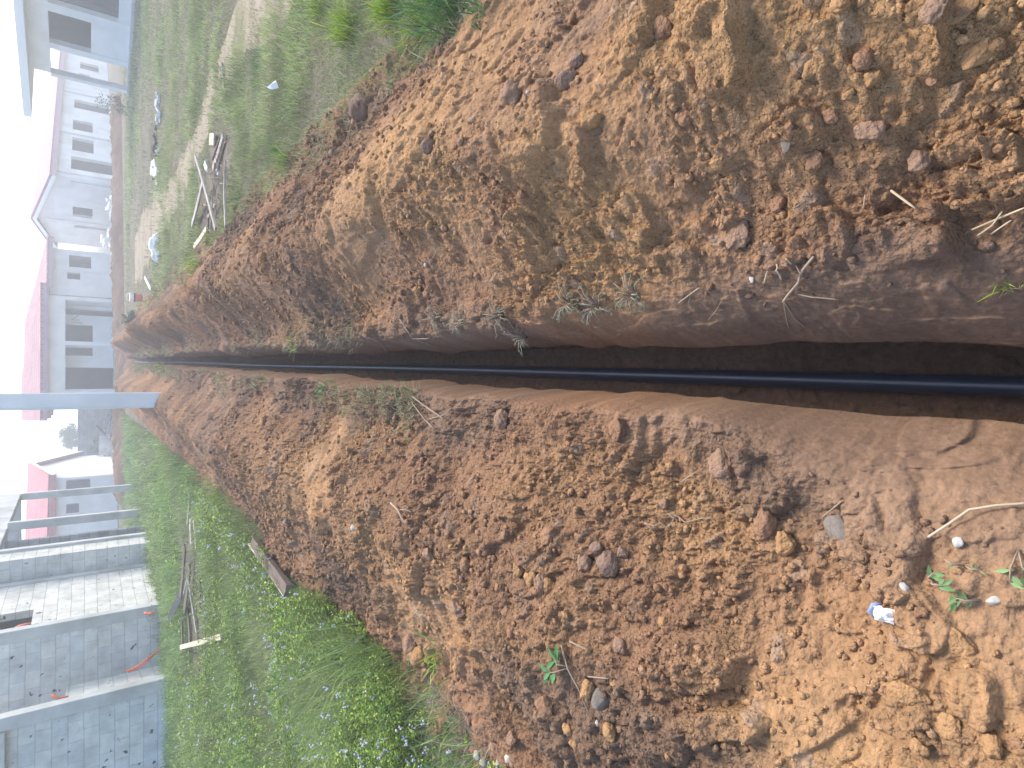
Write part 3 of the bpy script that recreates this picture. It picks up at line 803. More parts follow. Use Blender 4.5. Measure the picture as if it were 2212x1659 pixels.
# ---- house in the middle, L shaped, porch on its nearer wing
def centre_house():
    a0 = plan(185, 643, 40.0); a1 = plan(185, 884, 39.8)
    root = thing('house', 'pale plastered single-storey house with mauve tiled roof behind the end of the trench', 'house', (a0[0], a0[1], 0))
    L = (V2(a1) - V2(a0)).length
    pd = 1.5                                     # depth of the porch
    EZ = 3.30
    b0 = off(a0, a1, 0.25, pd); b1 = off(a0, a1, L, pd)
    hs = [hole(b0, b1, 141, 249, 668, 682), hole(b0, b1, 141, 200, 702, 738), hole(b0, b1, 141, 200, 751, 768), hole(b0, b1, 141, 249, 794, 840)]
    hs = [(h[0], h[1], h[2] + (0.0), min(h[3], 2.5)) for h in hs]
    ring_walls(root, b0, b1, 6.5, 0, EZ - 0.05, hs, MAT['plaster'])
    # beam and columns in front
    _, zb = hit(141, 740, a0, a1)
    m = MB(); box_on(a0, a1, 0, L, 0, 0.22, zb, EZ - 0.03, m); m.build('porch_beam', MAT['plaster'], root)
    for (ya, yb) in ((643, 650), (738, 746), (843, 856)):
        m = MB(); s0, _ = hit(185, ya, a0, a1); s1, _ = hit(185, yb, a0, a1)
        box_on(a0, a1, max(s0, 0.002), s1, 0.003, 0.215, 0, zb, m); m.build('porch_column', MAT['plaster'], root)
    m = MB(); box_on(a0, a1, 0, 0.2, 0.22, pd, 0, EZ - 0.04, m); m.build('porch_side_wall', MAT['plaster'], root)
    m = MB(); box_on(a0, a1, 0.2, L, 0.004, pd, 0, 0.22, m); m.build('porch_floor', MAT['concrete'], root)
    m = MB(); box_on(a0, a1, 0.2, L, 0.22, pd, EZ - 0.2, EZ - 0.05, m); m.build('porch_ceiling', MAT['plaster'], root)
    # roof
    rm, K = roof_hip(a0, a1, 8.0, EZ, 4.35, 0.55, True, False)
    rm.build('roof', MAT['tiles'], root)
    A, B = K[0], K[1]
    dd = (B - A).normalized(); nn = Vector((-dd.y, dd.x, 0))
    if nn.y < 0: nn = -nn
    m = MB(); m.prism([A + Vector((0, 0, -0.17)), B + Vector((0, 0, -0.17)), B + Vector((0, 0, -0.002)), A + Vector((0, 0, -0.002))], nn * 0.03)
    m.build('fascia', MAT['fascia'], root)
    m = MB(); m.prism([A + nn * .03 + Vector((0, 0, -0.15)), B + nn * .03 + Vector((0, 0, -0.15)), B + nn * 0.54 + Vector((0, 0, -0.15)), A + nn * 0.54 + Vector((0, 0, -0.15))], (0, 0, 0.03))
    m.build('soffit', MAT['fascia'], root)
    # farther wing to its right
    c0 = plan(185, 543, 45.0); c1 = plan(185, 640, 44.2)
    Lc = (V2(c1) - V2(c0)).length
    hs = [hole(c0, c1, 149, 197, 553, 578), hole(c0, c1, 145, 173, 589, 603)]
    ring_walls(root, c0, c1, 7.0, 0, 3.22, hs, MAT['plaster'])
    # continues behind the nearer wing
    rm, K = roof_hip(c0, off(c0, c1, Lc + 5.0, 0), 7.0, 3.24, 4.45, 0.5, True, False)
    rm.build('roof', MAT['tiles'], root)
    A, B = K[0], K[1]; B = A + (B - A) * (Lc + 0.3) / (Lc + 6.0)
    m = MB(); m.prism([A + Vector((0, 0, -0.17)), B + Vector((0, 0, -0.17)), B + Vector((0, 0, -0.002)), A + Vector((0, 0, -0.002))], (0, 0.03, 0))
    m.build('fascia', MAT['fascia'], root)
    # pilaster between the windows
    m = MB(); s0, _ = hit(185, 580, c0, c1); box_on(c0, c1, s0, s0 + 0.25, -0.03, -0.002, 0, 3.2, m); m.build('pilaster', MAT['plaster'], root)
    # house mark sprayed on the porch wall
    f = bpy.data.curves.new('house_mark', 'FONT'); f.body = 'JN5'; f.size = 0.55; f.extrude = 0.002
    fo = bpy.data.objects.new('painted_mark', f); col.objects.link(fo)
    dg = bpy.context.evaluated_depsgraph_get(); me = bpy.data.meshes.new_from_object(fo.evaluated_get(dg)); bpy.data.objects.remove(fo)
    p = off(b0, b1, hit(160, 699, b0, b1)[0], -0.02)
    d = V2(a0) - V2(a1); ang = math.atan2(d.y, d.x)
    me.transform(Matrix.Translation(W3(p, 1.78)) @ Matrix.Rotation(ang, 4, 'Z') @ Matrix.Rotation(R(90), 4, 'X'))
    mm = mat_noise('faded_paint', (0.38, 0.34, 0.36), (0.46, 0.43, 0.44), 8.0)
    link_mesh('painted_mark', me, mm, root)
centre_house()

# ---- house to the right with a gable towards us
def gable_house():
    c = plan(185, 388, 44.0); r = plan(185, 150, 60.0); g = plan(185, 531, 51.0)
    r2 = ((r[0] - c[0]) * 1.35 + c[0], (r[1] - c[1]) * 1.35 + c[1])
    root = thing('house', 'pale house with washed-out tiled roof and a pointed gable wall, right of the middle house', 'house', (c[0], c[1], 0))
    EZ = 3.2
    h = [hole(c, r, 160, 234, 222, 240), hole(c, r, 157, 200, 262, 289), hole(c, r, 156, 202, 300, 328), hole(c, r, 153, 247, 345, 372), ]
    far = [hole(c, r2, 173, 213, 138, 152), hole(c, r2, 171, 194, 160, 171)]
    merged(facade(c, r2, 0, EZ, h + far, 0.2), 'front_wall', MAT['plaster'], root)
    # gable wall
    L = (V2(g) - V2(c)).length
    d = (V2(g) - V2(c)).normalized(); n = Vector((-d.y, d.x, 0)); n = -n if n.dot(V2(c)) < 0 else n
    n = Vector((abs(n.x) * 0 + n.x, n.y, 0))
    hg = [hole(c, g, 157, 200, 449, 470), hole(c, g, 160, 244, 491, 496), hole(c, g, 153, 246, 395, 400)]
    gs = hit(73, 458, c, g); sA = gs[0]; zA = min(gs[1], 5.0)
    merged(facade(c, g, 0, EZ, hg, 0.2), 'gable_wall', MAT['plaster'], root)
    m = MB(); P = lambda s_, z: V2(c) + d * s_ + Vector((0, 0, z))
    m.prism([P(0, EZ + 0.003), P(L, EZ + 0.003), P(sA, zA)], n * 0.2)
    m.build('gable_top', MAT['plaster'], root)
    # pilaster under the apex
    m = MB(); s1, _ = hit(185, 480, c, g); box_on(c, g, s1, s1 + 0.4, -0.06, -0.002, 0, 3.6, m); m.build('pilaster', MAT['plaster'], root)
    # interior closing walls
    e = V2(r2) - V2(c); dl = e.normalized()
    gp = V2(g) + e
    m = MB()
    m.prism([V2(g), V2(g) + n * 0.2, gp + n * 0.2, gp], (0, 0, EZ - 0.01))
    mid0 = V2(c) + d * 2.8 + n * 0.4; mid1 = mid0 + e * 0.97
    m.prism([mid0, mid1, mid1 + d * 0.1, mid0 + d * 0.1], (0, 0, EZ - 0.02))
    cg = V2(r2); m.prism([cg, cg + dl * 0.2, gp + dl * 0.2, gp], (0, 0, EZ - 0.01))
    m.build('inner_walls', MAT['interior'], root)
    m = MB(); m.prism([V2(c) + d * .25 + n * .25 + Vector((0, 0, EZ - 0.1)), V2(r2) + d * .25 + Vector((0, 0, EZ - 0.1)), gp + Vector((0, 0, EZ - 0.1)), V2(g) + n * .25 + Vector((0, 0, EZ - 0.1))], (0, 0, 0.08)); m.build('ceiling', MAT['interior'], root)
    # roof: ridge runs back from the apex parallel to the front
    apex = P(sA, zA + 0.05) - n * 0.5
    ridge2 = apex + e + n * 0.5
    ov = d * -0.6
    eA = P(0, EZ + 0.0) + ov - n * 0.5 + Vector((0, 0, -0.12)); eB = V2(r2) + Vector((0, 0, EZ - 0.12)) + ov
    fA = P(L, EZ) - ov * 0.8 - n * 0.5 + Vector((0, 0, -0.12)); fB = fA + e
    m = MB(); m.prism([eA, eB, ridge2, apex], (0, 0, 0.13)); m.prism([fA, apex, ridge2, fB], (0, 0, 0.13)); m.build('roof', MAT['tiles'], root)
    m = MB(); q = Vector((0, 0, -0.2)); m.prism([eA + q, eB + q, eB + Vector((0, 0, -0.003)), eA + Vector((0, 0, -0.003))], d * 0.03); m.build('fascia', MAT['fascia'], root)
    m = MB(); m.prism([eA + q, eA - Vector((0, 0, .003)), apex - Vector((0, 0, .003)), apex + q], n * 0.03); m.prism([fA + q, fA - Vector((0, 0, .003)), apex - Vector((0, 0, .003)), apex + q], n * 0.03)
    m.build('barge_board', MAT['white_plaster'], root)
    # porch columns on the front
    for ya, yb in ((204, 211), (291, 299), (376, 385)):
        s0, _ = hit(200, ya, c, r); s1, _ = hit(200, yb, c, r)
        m = MB(); box_on(c, r, min(s0, s1), max(s0, s1), -0.12, -0.002, 0, EZ - 0.05, m); m.build('porch_column', MAT['plaster'], root)
gable_house()

# ---- unfinished building with open bays on the far right
def open_building():
    p0 = plan(185, 175, 29.6); p1 = plan(185, 0, 26.6)
    L0 = (V2(p1) - V2(p0)).length
    p2 = off(p0, p1, L0 + 6, 0); L = L0 + 6
    root = thing('house', 'unfinished plastered house with open bays and a flat overhanging roof edge, farthest right', 'house', (p0[0], p0[1], 0))
    _, zb = hit(107, 100, p0, p1); _, zt = hit(66, 160, p0, p1)
    m = MB(); box_on(p0, p2, 0, L, 0, 0.3, zb, zt, m); m.build('ring_beam', MAT['plaster'], root)
    cols = ((175, 163), (104, 92), (24, 6))
    for i, (yb, ya) in enumerate(cols):
        s0, _ = hit(107, yb, p0, p1); s1, _ = hit(107, ya, p0, p1)
        m = MB(); box_on(p0, p2, max(0.003, min(s0, s1)), max(s0, s1), 0.002, 0.3, 0, zb, m); m.build('column', MAT['plaster'], root)
    sA, _ = hit(107, 92, p0, p1); sB, _ = hit(107, 24, p0, p1); sC, _ = hit(107, 6, p0, p1)
    _, zs = hit(197, 60, p0, p1)
    m = MB(); box_on(p0, p2, sA, sB, 0.04, 0.22, 0, zs, m); m.build('parapet_wall', MAT['plaster'], root)
    m = MB(); box_on(p0, p2, sC, L, 0.04, 0.22, 0, 0.5, m); m.build('parapet_wall', MAT['plaster'], root)
    # rear wall of the room behind the parapet, and side walls
    m = MB(); box_on(p0, p2, sA - 0.1, sC + 0.2, 4.0, 4.2, 0, zb + 0.3, m); box_on(p0, p2, sC + 0.22, L, 2.6, 2.8, 0, zb + 0.3, m)
    box_on(p0, p2, sA - 0.3, sA - 0.1, 0.31, 4.2, 0, zb + 0.3, m); box_on(p0, p2, sC + 0.02, sC + 0.2, 0.31, 4.0, 0, zb + 0.3, m)
    m.build('inner_walls', MAT['interior'], root)
    m = MB(); box_on(p0, p2, 0.0, L, 0.31, 5.0, zb + 0.32, zb + 0.44, m) ; m.build('ceiling', MAT['plaster'], root)
    m = MB(); box_on(p0, p2, -1.6, L, -0.9, 5.5, zt + 0.003, zt + 0.26, m); m.build('roof_slab', MAT['white_plaster'], root)
    m = MB(); box_on(p0, p2, -0.1, L, -0.25, 5.0, -0.02, 0.12, m); m.build('floor_slab', MAT['concrete'], root)
    m = MB(); s, _ = hit(150, 12, p0, p1); box_on(p0, p2, sC + 0.05, L, 0.9, 1.1, 1.6, 1.85, m); m.build('lintel', MAT['plaster'], root)
open_building()

# ---- white gabled house with red roof, left background
def red_house():
    c = plan(185, 1030, 43.0); f = plan(185, 1190, 41.0); b = plan(185, 984, 55.0)
    root = thing('house', 'small white house with red tiled roof and dark windows, left behind the concrete frame', 'house', (c[0], c[1], 0))
    EZ = 3.15
    hs = [hole(c, f, 143, 195, 1035, 1057), hole(c, f, 143, 171, 1087, 1108)]
    merged(facade(c, f, 0, EZ, hs, 0.2), 'front_wall', MAT['plaster'], root)
    # window panes set back
    for h in hs:
        m = MB(); box_on(c, f, h[0] + 0.02, h[1] - 0.02, 0.10, 0.13, h[2] + 0.02, h[3] - 0.02, m)
        gl = mat_noise('window_glass', (0.03, 0.03, 0.06), (0.05, 0.05, 0.09), 1.0, 0.3, 0.5); m.build('window', gl, root)
    zr = 4.35
    e = V2(f) - V2(c); L = e.length; d = e / L
    g = V2(b) - V2(c); G = g.length; gd = g / G
    m = MB()
    out = Vector((gd.y, -gd.x, 0)); out = -out if out.dot(d) > 0 else out
    P = lambda s_, z: V2(c) + gd * s_ + Vector((0, 0, z))
    m.prism([P(0.21, 0), P(G, 0), P(G, 1.9), P(G * 0.5, zr), P(0.21, EZ + 0.0)], d * 0.2); m.build('gable_wall', MAT['white_plaster'], root)
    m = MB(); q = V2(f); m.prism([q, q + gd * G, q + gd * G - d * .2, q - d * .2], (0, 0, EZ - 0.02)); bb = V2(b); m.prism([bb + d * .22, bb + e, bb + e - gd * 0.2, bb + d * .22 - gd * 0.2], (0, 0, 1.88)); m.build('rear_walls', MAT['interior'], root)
    A = P(-0.5, EZ - 0.05) - d * 0.35; B = A + d * (L + 0.5); Rg0 = P(G * 0.5, zr + 0.05) - d * 0.35; Rg1 = Rg0 + d * (L + 0.5)
    C0 = P(G + 0.3, 1.85) - d * 0.35; C1 = C0 + d * (L + 0.5)
    m = MB(); m.prism([A, B, Rg1, Rg0], (0, 0, 0.12)); m.prism([Rg0, Rg1, C1, C0], (0, 0, 0.12)); m.build('roof', MAT['tiles_red'], root)
    m = MB(); q = Vector((0, 0, -0.22)); z3 = Vector((0, 0, -.003)); m.prism([A + q, B + q, B + z3, A + z3], gd * 0.03)
    m.prism([A + gd * .03 + q, A + gd * .55 + q, B + gd * .55 + q, B + gd * .03 + q], (0, 0, 0.03)); m.build('fascia', MAT['fascia_red'], root)
    m = MB(); m.prism([A + q, A + z3, Rg0 + z3, Rg0 + q], d * 0.03); m.prism([Rg0 + q, Rg0 + z3, C0 + z3, C0 + q], d * 0.03); m.build('barge_board', MAT['white_plaster'], root)
red_house()

# ---- boundary wall of dark blocks
def block_wall():
    a = plan(185, 868, 57.0); b = plan(185, 988, 56.0)
    o = facade(a, b, 0, 2.02, [], 0.2)
    o = merged(o, 'block_wall', MAT['blocks_dark'], None)
    tag(o, 'dark bluish cement block wall between the tall pole and the white gable', 'wall')
block_wall()

# ---- nearer unfinished block building on the left
def block_building():
    root = thing('unfinished_building', 'roofless grey cement block building with open concrete frame, along the left side', 'building', (-5.4, 16.8, 0))
    TOP = 4.6
    def corner(x, y, Y): p = at_depth(x, y, Y); return (p.x, p.y)
    P1 = corner(334, 1474, 15.0); P1b = corner(328, 1441, 16.3)
    P2 = corner(310, 1316, 16.9); P2b = (P2[0] + 0.28, 19.8)
    P3 = corner(275, 1178, 20.1); P3b = (P3[0] + 0.06, 20.75)
    PL = (P1[0] - 9.0, P1[1] - 0.3)
    def wall(a, b, z0, z1, holes, mat, name='block_wall', th=0.18):
        return merged(facade(a, b, z0, z1, holes, th), name, mat, root)
    wall(PL, P1, 0, TOP, [], MAT['blocks'])
    # short return with a high opening
    L = (V2(P1b) - V2(P1)).length
    wall(P1, P1b, 0, 1.85, [], MAT['blocks_sunlit'])
    # recessed wall facing us
    a = (P1b[0] - 1.6, P1b[1] + 0.1)
    wall(a, P2, 0, TOP, [], MAT['blocks'])
    # long lit wall with a high window
    L2 = (V2(P2b) - V2(P2)).length
    wall(P2, P2b, 0, TOP, [(0.10, 1.15, 2.50, TOP - 0.55)], MAT['blocks_sunlit'])
    m = MB(); m.prism([(P2[0] - 2.2, P2[1] + .3, 2.3), (P2[0] - .25, P2[1] + .3, 2.3), (P2[0] - .25, P2b[1] - .3, 2.3), (P2[0] - 2.2, P2b[1] - .3, 2.3)], (0, 0, .1))
    m.prism([(P2[0] - 2.2, P2[1] + .25, TOP - .25), (P2[0] - .21, P2[1] + .25, TOP - .25), (P2[0] - .21, P2b[1] - .25, TOP - .25), (P2[0] - 2.2, P2b[1] - .25, TOP - .25)], (0, 0, .1))
    m.prism([(P2[0] - 2.2, P2[1] + .19, 2.3), (P2[0] - .22, P2[1] + .19, 2.3), (P2[0] - .22, P2[1] + .24, 2.3), (P2[0] - 2.2, P2[1] + .24, 2.3)], (0, 0, TOP - 2.5))
    m.prism([(P2[0] - 2.2, P2b[1] - .24, 2.3), (P2[0] + .02, P2b[1] - .24, 2.3), (P2[0] + .02, P2b[1] - .19, 2.3), (P2[0] - 2.2, P2b[1] - .19, 2.3)], (0, 0, TOP - 2.5))
    m.prism([(P2[0] - 2.3, P2[1] + .25, 2.3), (P2[0] - 2.2, P2[1] + .25, 2.3), (P2[0] - 2.2, P2b[1] - .25, 2.3), (P2[0] - 2.3, P2b[1] - .25, 2.3)], (0, 0, TOP - 2.5)); m.build('inner_room', MAT['interior'], root)
    wall((P3[0] - 1.2, P3[1]), P3, 0, TOP, [], MAT['blocks'])
    wall(P3, P3b, 0, 3.4, [], MAT['blocks_sunlit'])
    # room behind the far part
    wall((-6.6, 22.4), (P3b[0] - 0.05, 22.4), 0, 3.4, [], MAT['blocks_dark'])  # dark blocks put the bay's shade into the wall colour
    # concrete corner columns and beams
    def colm(p, w, dp, z1, z0=0.0, name='column'):
        m = MB(); m.prism([(p[0] - w / 2, p[1] - dp / 2, z0), (p[0] + w / 2, p[1] - dp / 2, z0), (p[0] + w / 2, p[1] + dp / 2, z0), (p[0] - w / 2, p[1] + dp / 2, z0)], (0, 0, z1 - z0))
        return m.build(name, MAT['concrete'], root, bevel=0.01)
    colm((P1[0] - 0.07, P1[1] + 0.05), 0.26, 0.26, TOP)
    colm((P2[0] - 0.07, P2[1] + 0.08), 0.26, 0.26, TOP)
    colm((P2b[0] - 0.07, P2b[1] + 0.05), 0.24, 0.24, TOP)
    colm((P3b[0] - 0.05, P3b[1] + 0.12), 0.24, 0.24, 3.4)
    q = at_depth(200, 1118, 23.3); colm((q.x, q.y), 0.24, 0.24, 3.4)
    q2 = at_depth(200, 1060, 27.8); colm((q2.x, q2.y), 0.24, 0.24, 3.4)
    q3 = (q2.x - 3.2, q2.y + 0.5); colm(q3, 0.24, 0.24, 3.4)
    # ring beams
    def beam(a, b, z0, z1, w=0.24, name='ring_beam'):
        a = Vector((a[0], a[1], 0)); b = Vector((b[0], b[1], 0)); d = (b - a).normalized(); n = Vector((-d.y, d.x, 0)) * w / 2
        m = MB(); m.prism([a - n + Vector((0, 0, z0)), b - n + Vector((0, 0, z0)), b + n + Vector((0, 0, z0)), a + n + Vector((0, 0, z0))], (0, 0, z1 - z0)); m.build(name, MAT['concrete'], root, bevel=0.01)
    beam((P3b[0] - 0.05, P3b[1] + 0.3), (q2.x + 0.0, q2.y + 0.14), 3.402, 4.3)
    beam((q2.x - 0.15, q2.y + 0.0), (q3[0] - 0.1, q3[1]), 3.402, 4.2)
    beam((q3[0], q3[1] - 0.2), (q3[0] - 0.9, P3b[1] + 0.3), 3.402, 4.2)
    beam((q.x - 0.14, q.y), (q3[0] - 0.5, q.y + 0.2), 3.41, 4.1)
    beam((PL[0], PL[1] - 0.06), (P1[0] - 0.21, P1[1] - 0.06), 2.75, 2.98, 0.26, 'tie_beam')
    beam((P2[0] + 0.03, P2[1] + 0.22), (P2b[0] + 0.0, P2b[1] - 0.08), TOP - 0.5, TOP - 0.2, 0.26, 'tie_beam')
    # orange conduits poking out of the blocks
    def conduit(px, dep, r=0.022):
        pts = [at_depth(x, y, d_) for (x, y), d_ in zip(px, dep)]
        sm = []
        for i in range(len(pts) - 1):
            for t in (0, 0.33, 0.66): sm.append(pts[i].lerp(pts[i + 1], t))
        sm.append(pts[-1])
        m = MB(); m.tube(sm, r, 8); return m.build('orange_conduit', MAT['orange'], root, smooth=True)
    conduit([(272, 1451), (296, 1440), (318, 1424), (335, 1412), (348, 1398)], [15.9, 15.75, 15.7, 15.9, 16.1])
    conduit([(278, 1452), (300, 1444), (316, 1430), (330, 1418)], [15.9, 15.8, 15.8, 16.0], 0.015)
    conduit([(312, 1324), (326, 1326), (334, 1323)], [16.6, 16.5, 16.5], 0.03)
    conduit([(20, 1365), (40, 1352), (66, 1346)], [17.3, 17.2, 17.1])
    conduit([(112, 1502), (128, 1508), (147, 1506)], [15.6, 15.5, 15.5], 0.03)
block_building()

# ---- concrete pole
def pole():
    p = at_depth(338, 864, 14.2)
    root = thing('utility_pole', 'tall pale rectangular concrete pole rising from the end of the left soil bank', 'pole', (p.x, p.y, 0))
    a = R(14)
    rot = Matrix.Rotation(a, 3, 'Z')
    m = MB(); m.box((p.x, p.y, 3.8), (0.285, 0.20, 8.0), rot); m.build('shaft', MAT['pole'], root, bevel=0.02)
pole()

# ------------------------------------------------------------------ the pipe
def pipe():
    ys = np.linspace(-1.0, 30.2, 320)
    pts = []
    for y in ys:
        z = FLOORZ + 0.062 + 0.52 * float(sstep(21.5, 28.5, y)) + 0.006 * math.sin(y * 0.9)
        x = float(xc(y)) - 0.005 * math.sin(y * 1.3) * min(max(y / 4, 0), 1) + 0.008 * math.sin(y * 0.45) - 0.03 * float(sstep(20, 28, y))
        pts.append((x, y, z))
    m = MB(); m.tube(pts, 0.0325, 28)
    o = m.build('water_pipe', MAT['pipe'], None, smooth=True)
    tag(o, 'long dark blue plastic pipe lying along the bottom of the trench', 'pipe')
pipe()

# ------------------------------------------------------------------ leaf and blade meshes
def blob_mesh(name, V, loops, starts, totals, colr, mat, parent=None):
    me = bpy.data.meshes.new(name)
    me.vertices.add(len(V)); me.vertices.foreach_set('co', V.astype(np.float32).ravel())
    me.loops.add(len(loops)); me.polygons.add(len(starts))
    me.loops.foreach_set('vertex_index', loops.astype(np.int32))
    me.polygons.foreach_set('loop_start', starts.astype(np.int32)); me.polygons.foreach_set('loop_total', totals.astype(np.int32))
    me.update()
    a = me.color_attributes.new('tone', 'FLOAT_COLOR', 'POINT')
    c4 = np.ones((len(V), 4), np.float32); c4[:, :3] = colr; a.data.foreach_set('color', c4.ravel())
    return link_mesh(name, me, mat, parent)
def blades(name, P, H, Wd, lean, tone, mat=None, parent=None, az=None, curve=1.6, seed=1):
    """P base points (n,3), H heights, Wd widths, lean horizontal reach as a share of the height"""
    g = np.random.default_rng(seed); n = len(P)
    if az is None: az = g.uniform(0, 6.283, n)
    wa = az + np.pi / 2 + g.normal(0, 0.5, n)
    d = np.stack([np.cos(az), np.sin(az), np.zeros(n)], 1); w = np.stack([np.cos(wa), np.sin(wa), np.zeros(n)], 1) * (Wd / 2)[:, None]
    def at(t, ws):
        p = P + d * (lean * H * t ** curve)[:, None]; p = p.copy(); p[:, 2] += H * (t - 0.25 * np.clip(lean, 0, 2) * t ** 2.5)
        return p - w * ws, p + w * ws
    o1 = np.full(n, 0.5); a0, a1 = at(np.zeros(n), 0.8); b0, b1 = at(o1, 1.0); c0, c1 = at(np.ones(n), 0.06)
    V = np.stack([a0, a1, b0, b1, (c0 + c1) / 2], 1).reshape(-1, 3)
    k = (np.arange(n) * 5)[:, None]
    loops = np.concatenate([k, k + 1, k + 3, k + 2, k + 2, k + 3, k + 4], 1).ravel()
    st = np.stack([np.arange(n) * 7, np.arange(n) * 7 + 4], 1).ravel(); tt = np.tile([4, 3], n)
    return blob_mesh(name, V, loops, st, tt, np.repeat(tone, 5, 0), mat or MAT['leaf'], parent)
def leaves(name, P, L, Wd, D, Nn, tone, mat=None, parent=None):
    """pointed oval leaves: base P, length L, width Wd, direction D, side axis from normal Nn"""
    n = len(P)
    D = D / np.linalg.norm(D, axis=1)[:, None]
    S = np.cross(D, Nn); S /= (np.linalg.norm(S, axis=1)[:, None] + 1e-9); U = np.cross(S, D)
    L_ = L[:, None]; W_ = Wd[:, None]
    a = P; b = P + D * L_ * 0.45 + S * W_ * 0.5 + U * W_ * 0.12; c = P + D * L_ - U * L_ * 0.12; e = P + D * L_ * 0.45 - S * W_ * 0.5 + U * W_ * 0.12
    V = np.stack([a, b, c, e], 1).reshape(-1, 3)
    k = (np.arange(n) * 4)[:, None]; loops = np.concatenate([k, k + 1, k + 2, k, k + 2, k + 3], 1).ravel()
    st = np.arange(2 * n) * 3; tt = np.full(2 * n, 3)
    return blob_mesh(name, V, loops, st, tt, np.repeat(tone, 4, 0), mat or MAT['leaf'], parent)
def pal(cols, n, g, var=0.18):
    c = np.array(cols); i = g.integers(0, len(c), n)
    return np.clip(c[i] * (1 + g.normal(0, var, (n, 1))), 0.005, 0.95)
def in_frame(X, Y, Z, m=450):
    """rough test whether a point can be seen from near the camera"""
    w = Y * math.cos(TH) - (Z - CAMZ) * math.sin(TH); dn = -(Y * math.sin(TH) + (Z - CAMZ) * math.cos(TH))
    u = X / w * F; v = dn / w * F
    return (w > 0.1) & (np.abs(u) < 829.5 + m + 120) & (np.abs(v) < 1106 + m + 120)
def path_dist(X, Y):
    d = np.full(X.shape, 9.0)
    for (px, py), w in zip(PATHN[::2], PWN[::2]): d = np.minimum(d, np.hypot(X - px, Y - py) - w / 2)
    return d
BARE = [(498, 330, 0.45), (470, 400, 0.9), (455, 460, 0.9), (450, 500, 0.7), (425, 1220, 0.8), (430, 1290, 0.9), (428, 1350, 0.7)]
BAREN = [(on_z(x, y), r) for x, y, r in BARE]
def meadow(side, bands, seed, cols, name, label_mask):
    g = np.random.default_rng(seed); Ps = []; Hs = []; Ws = []; Ls = []; Ts = []
    for (y0, y1, dens, h0, h1, w0, w1) in bands:
        xm = 0.80 * y1 + 1.5
        n = int(dens * (y1 - y0) * xm)
        Y = g.uniform(y0, y1, n); X = side * g.uniform(1.35, xm + 1.4, n)
        s = X - xc(Y)
        ok = (np.abs(s) > np.where(s > 0, 1.60, toeL(Y) - 0.04) + 0.10 * vn(Y * 1.5, Y * 0, 5 + seed)) & in_frame(X, Y, X * 0) & (np.abs(s) > 1.0)
        X, Y, s = X[ok], Y[ok], s[ok]
        m = label_mask(X, Y, s)
        ok = g.random(len(X)) < m
        X, Y = X[ok], Y[ok]
        n = len(X)
        cl = 0.55 + 0.75 * sstep(-0.3, 0.5, fbm(X * 1.3, Y * 1.3, 600 + seed, 3))
        H = g.uniform(h0, h1, n) * cl; Wd = g.uniform(w0, w1, n)
        tone = pal(cols, n, g)
        tone = tone * (0.72 + 0.55 * sstep(-0.4, 0.4, fbm(X * 2.2, Y * 2.2, 660 + seed, 3)))[:, None]
        yl = sstep(-0.1, 0.5, fbm(X * 0.45, Y * 0.45, 640 + seed, 3))[:, None]
        tone = tone * (1 - 0.5 * yl) + np.array([0.30, 0.31, 0.13])[None] * 0.5 * yl
        sS = np.abs(X - xc(Y)); Zb = np.where(sS < 1.9, 0.0, 0.0)
        near = sS < 1.95
        if near.any(): Zb[near] = np.minimum(height(X[near], Y[near]), 0.35)
        Ps.append(np.stack([X, Y, Zb - 0.01], 1)); Hs.append(H); Ws.append(Wd); Ls.append(g.uniform(0.1, 1.1, n)); Ts.append(tone)
    P = np.concatenate(Ps)
    o = blades(name, P, np.concatenate(Hs), np.concatenate(Ws), np.concatenate(Ls), np.concatenate(Ts), seed=seed)
    o['kind'] = 'stuff'
    print(name, len(P))
    return o
def mask_right(X, Y, s):
    m = 0.30 + 0.55 * (1 - sstep(5.5, 8, Y)) + 0.9 * sstep(-0.12, 0.22, fbm(X * 0.6 + 4, Y * 0.45, 701, 4))
    m = m * (0.10 + 0.90 * sstep(-0.35, 0.15, path_dist(X, Y) + 0.35 * vn(X * 3, Y * 3, 702)))
    nearbare = (1 - sstep(2.3, 3.1, X + 0.3 * vn(Y * 2, X * 2, 703))) * sstep(2.6, 3.2, Y) * (1 - sstep(5.5, 7, Y))
    m = m * (1 - 0.35 * nearbare)
    far = sstep(16, 19, Y) * (1 - sstep(7.5, 9.0, X)) * (0.85)
    m = m * (1 - far * sstep(-0.3, 0.1, fbm(X * 0.4, Y * 0.4, 704, 3)))
    for p, r in BAREN: m = np.where(np.hypot(X - p.x, Y - p.y) < r, m * 0.12, m)
    m = np.where(Y > 33.0 - 0.0 * X, 0, m)
    return m
def mask_left(X, Y, s):
    m = 0.62 + 0.6 * sstep(-0.25, 0.2, fbm(X * 0.7 + 9, Y * 0.5, 711, 4))
    for p, r in BAREN: m = np.where(np.hypot(X - p.x, Y - p.y) < r * 1.25, m * 0.03, m)
    inside = (X < -4.9 - 0.0) & (X < -0.30 * Y) & (Y > 15)
    m = np.where(inside & (X / Y < -0.43), m * 0.0, m)
    m = np.where((Y > 32), 0, m)
    return m
GR = [(0.21, 0.29, 0.08), (0.29, 0.38, 0.09), (0.24, 0.29, 0.13), (0.36, 0.41, 0.15), (0.38, 0.36, 0.22)]
GL = [(0.15, 0.26, 0.07), (0.23, 0.36, 0.08), (0.20, 0.30, 0.12), (0.31, 0.40, 0.12)]
o = meadow(1, [(0.9, 4.0, 4500, .04, .12, .002, .004), (4.0, 8.0, 2400, .04, .13, .003, .006), (8.0, 16.0, 900, .06, .15, .006, .012), (16.0, 33.0, 300, .08, .18, .012, .025)], 1, GR, 'meadow_grass', mask_right)
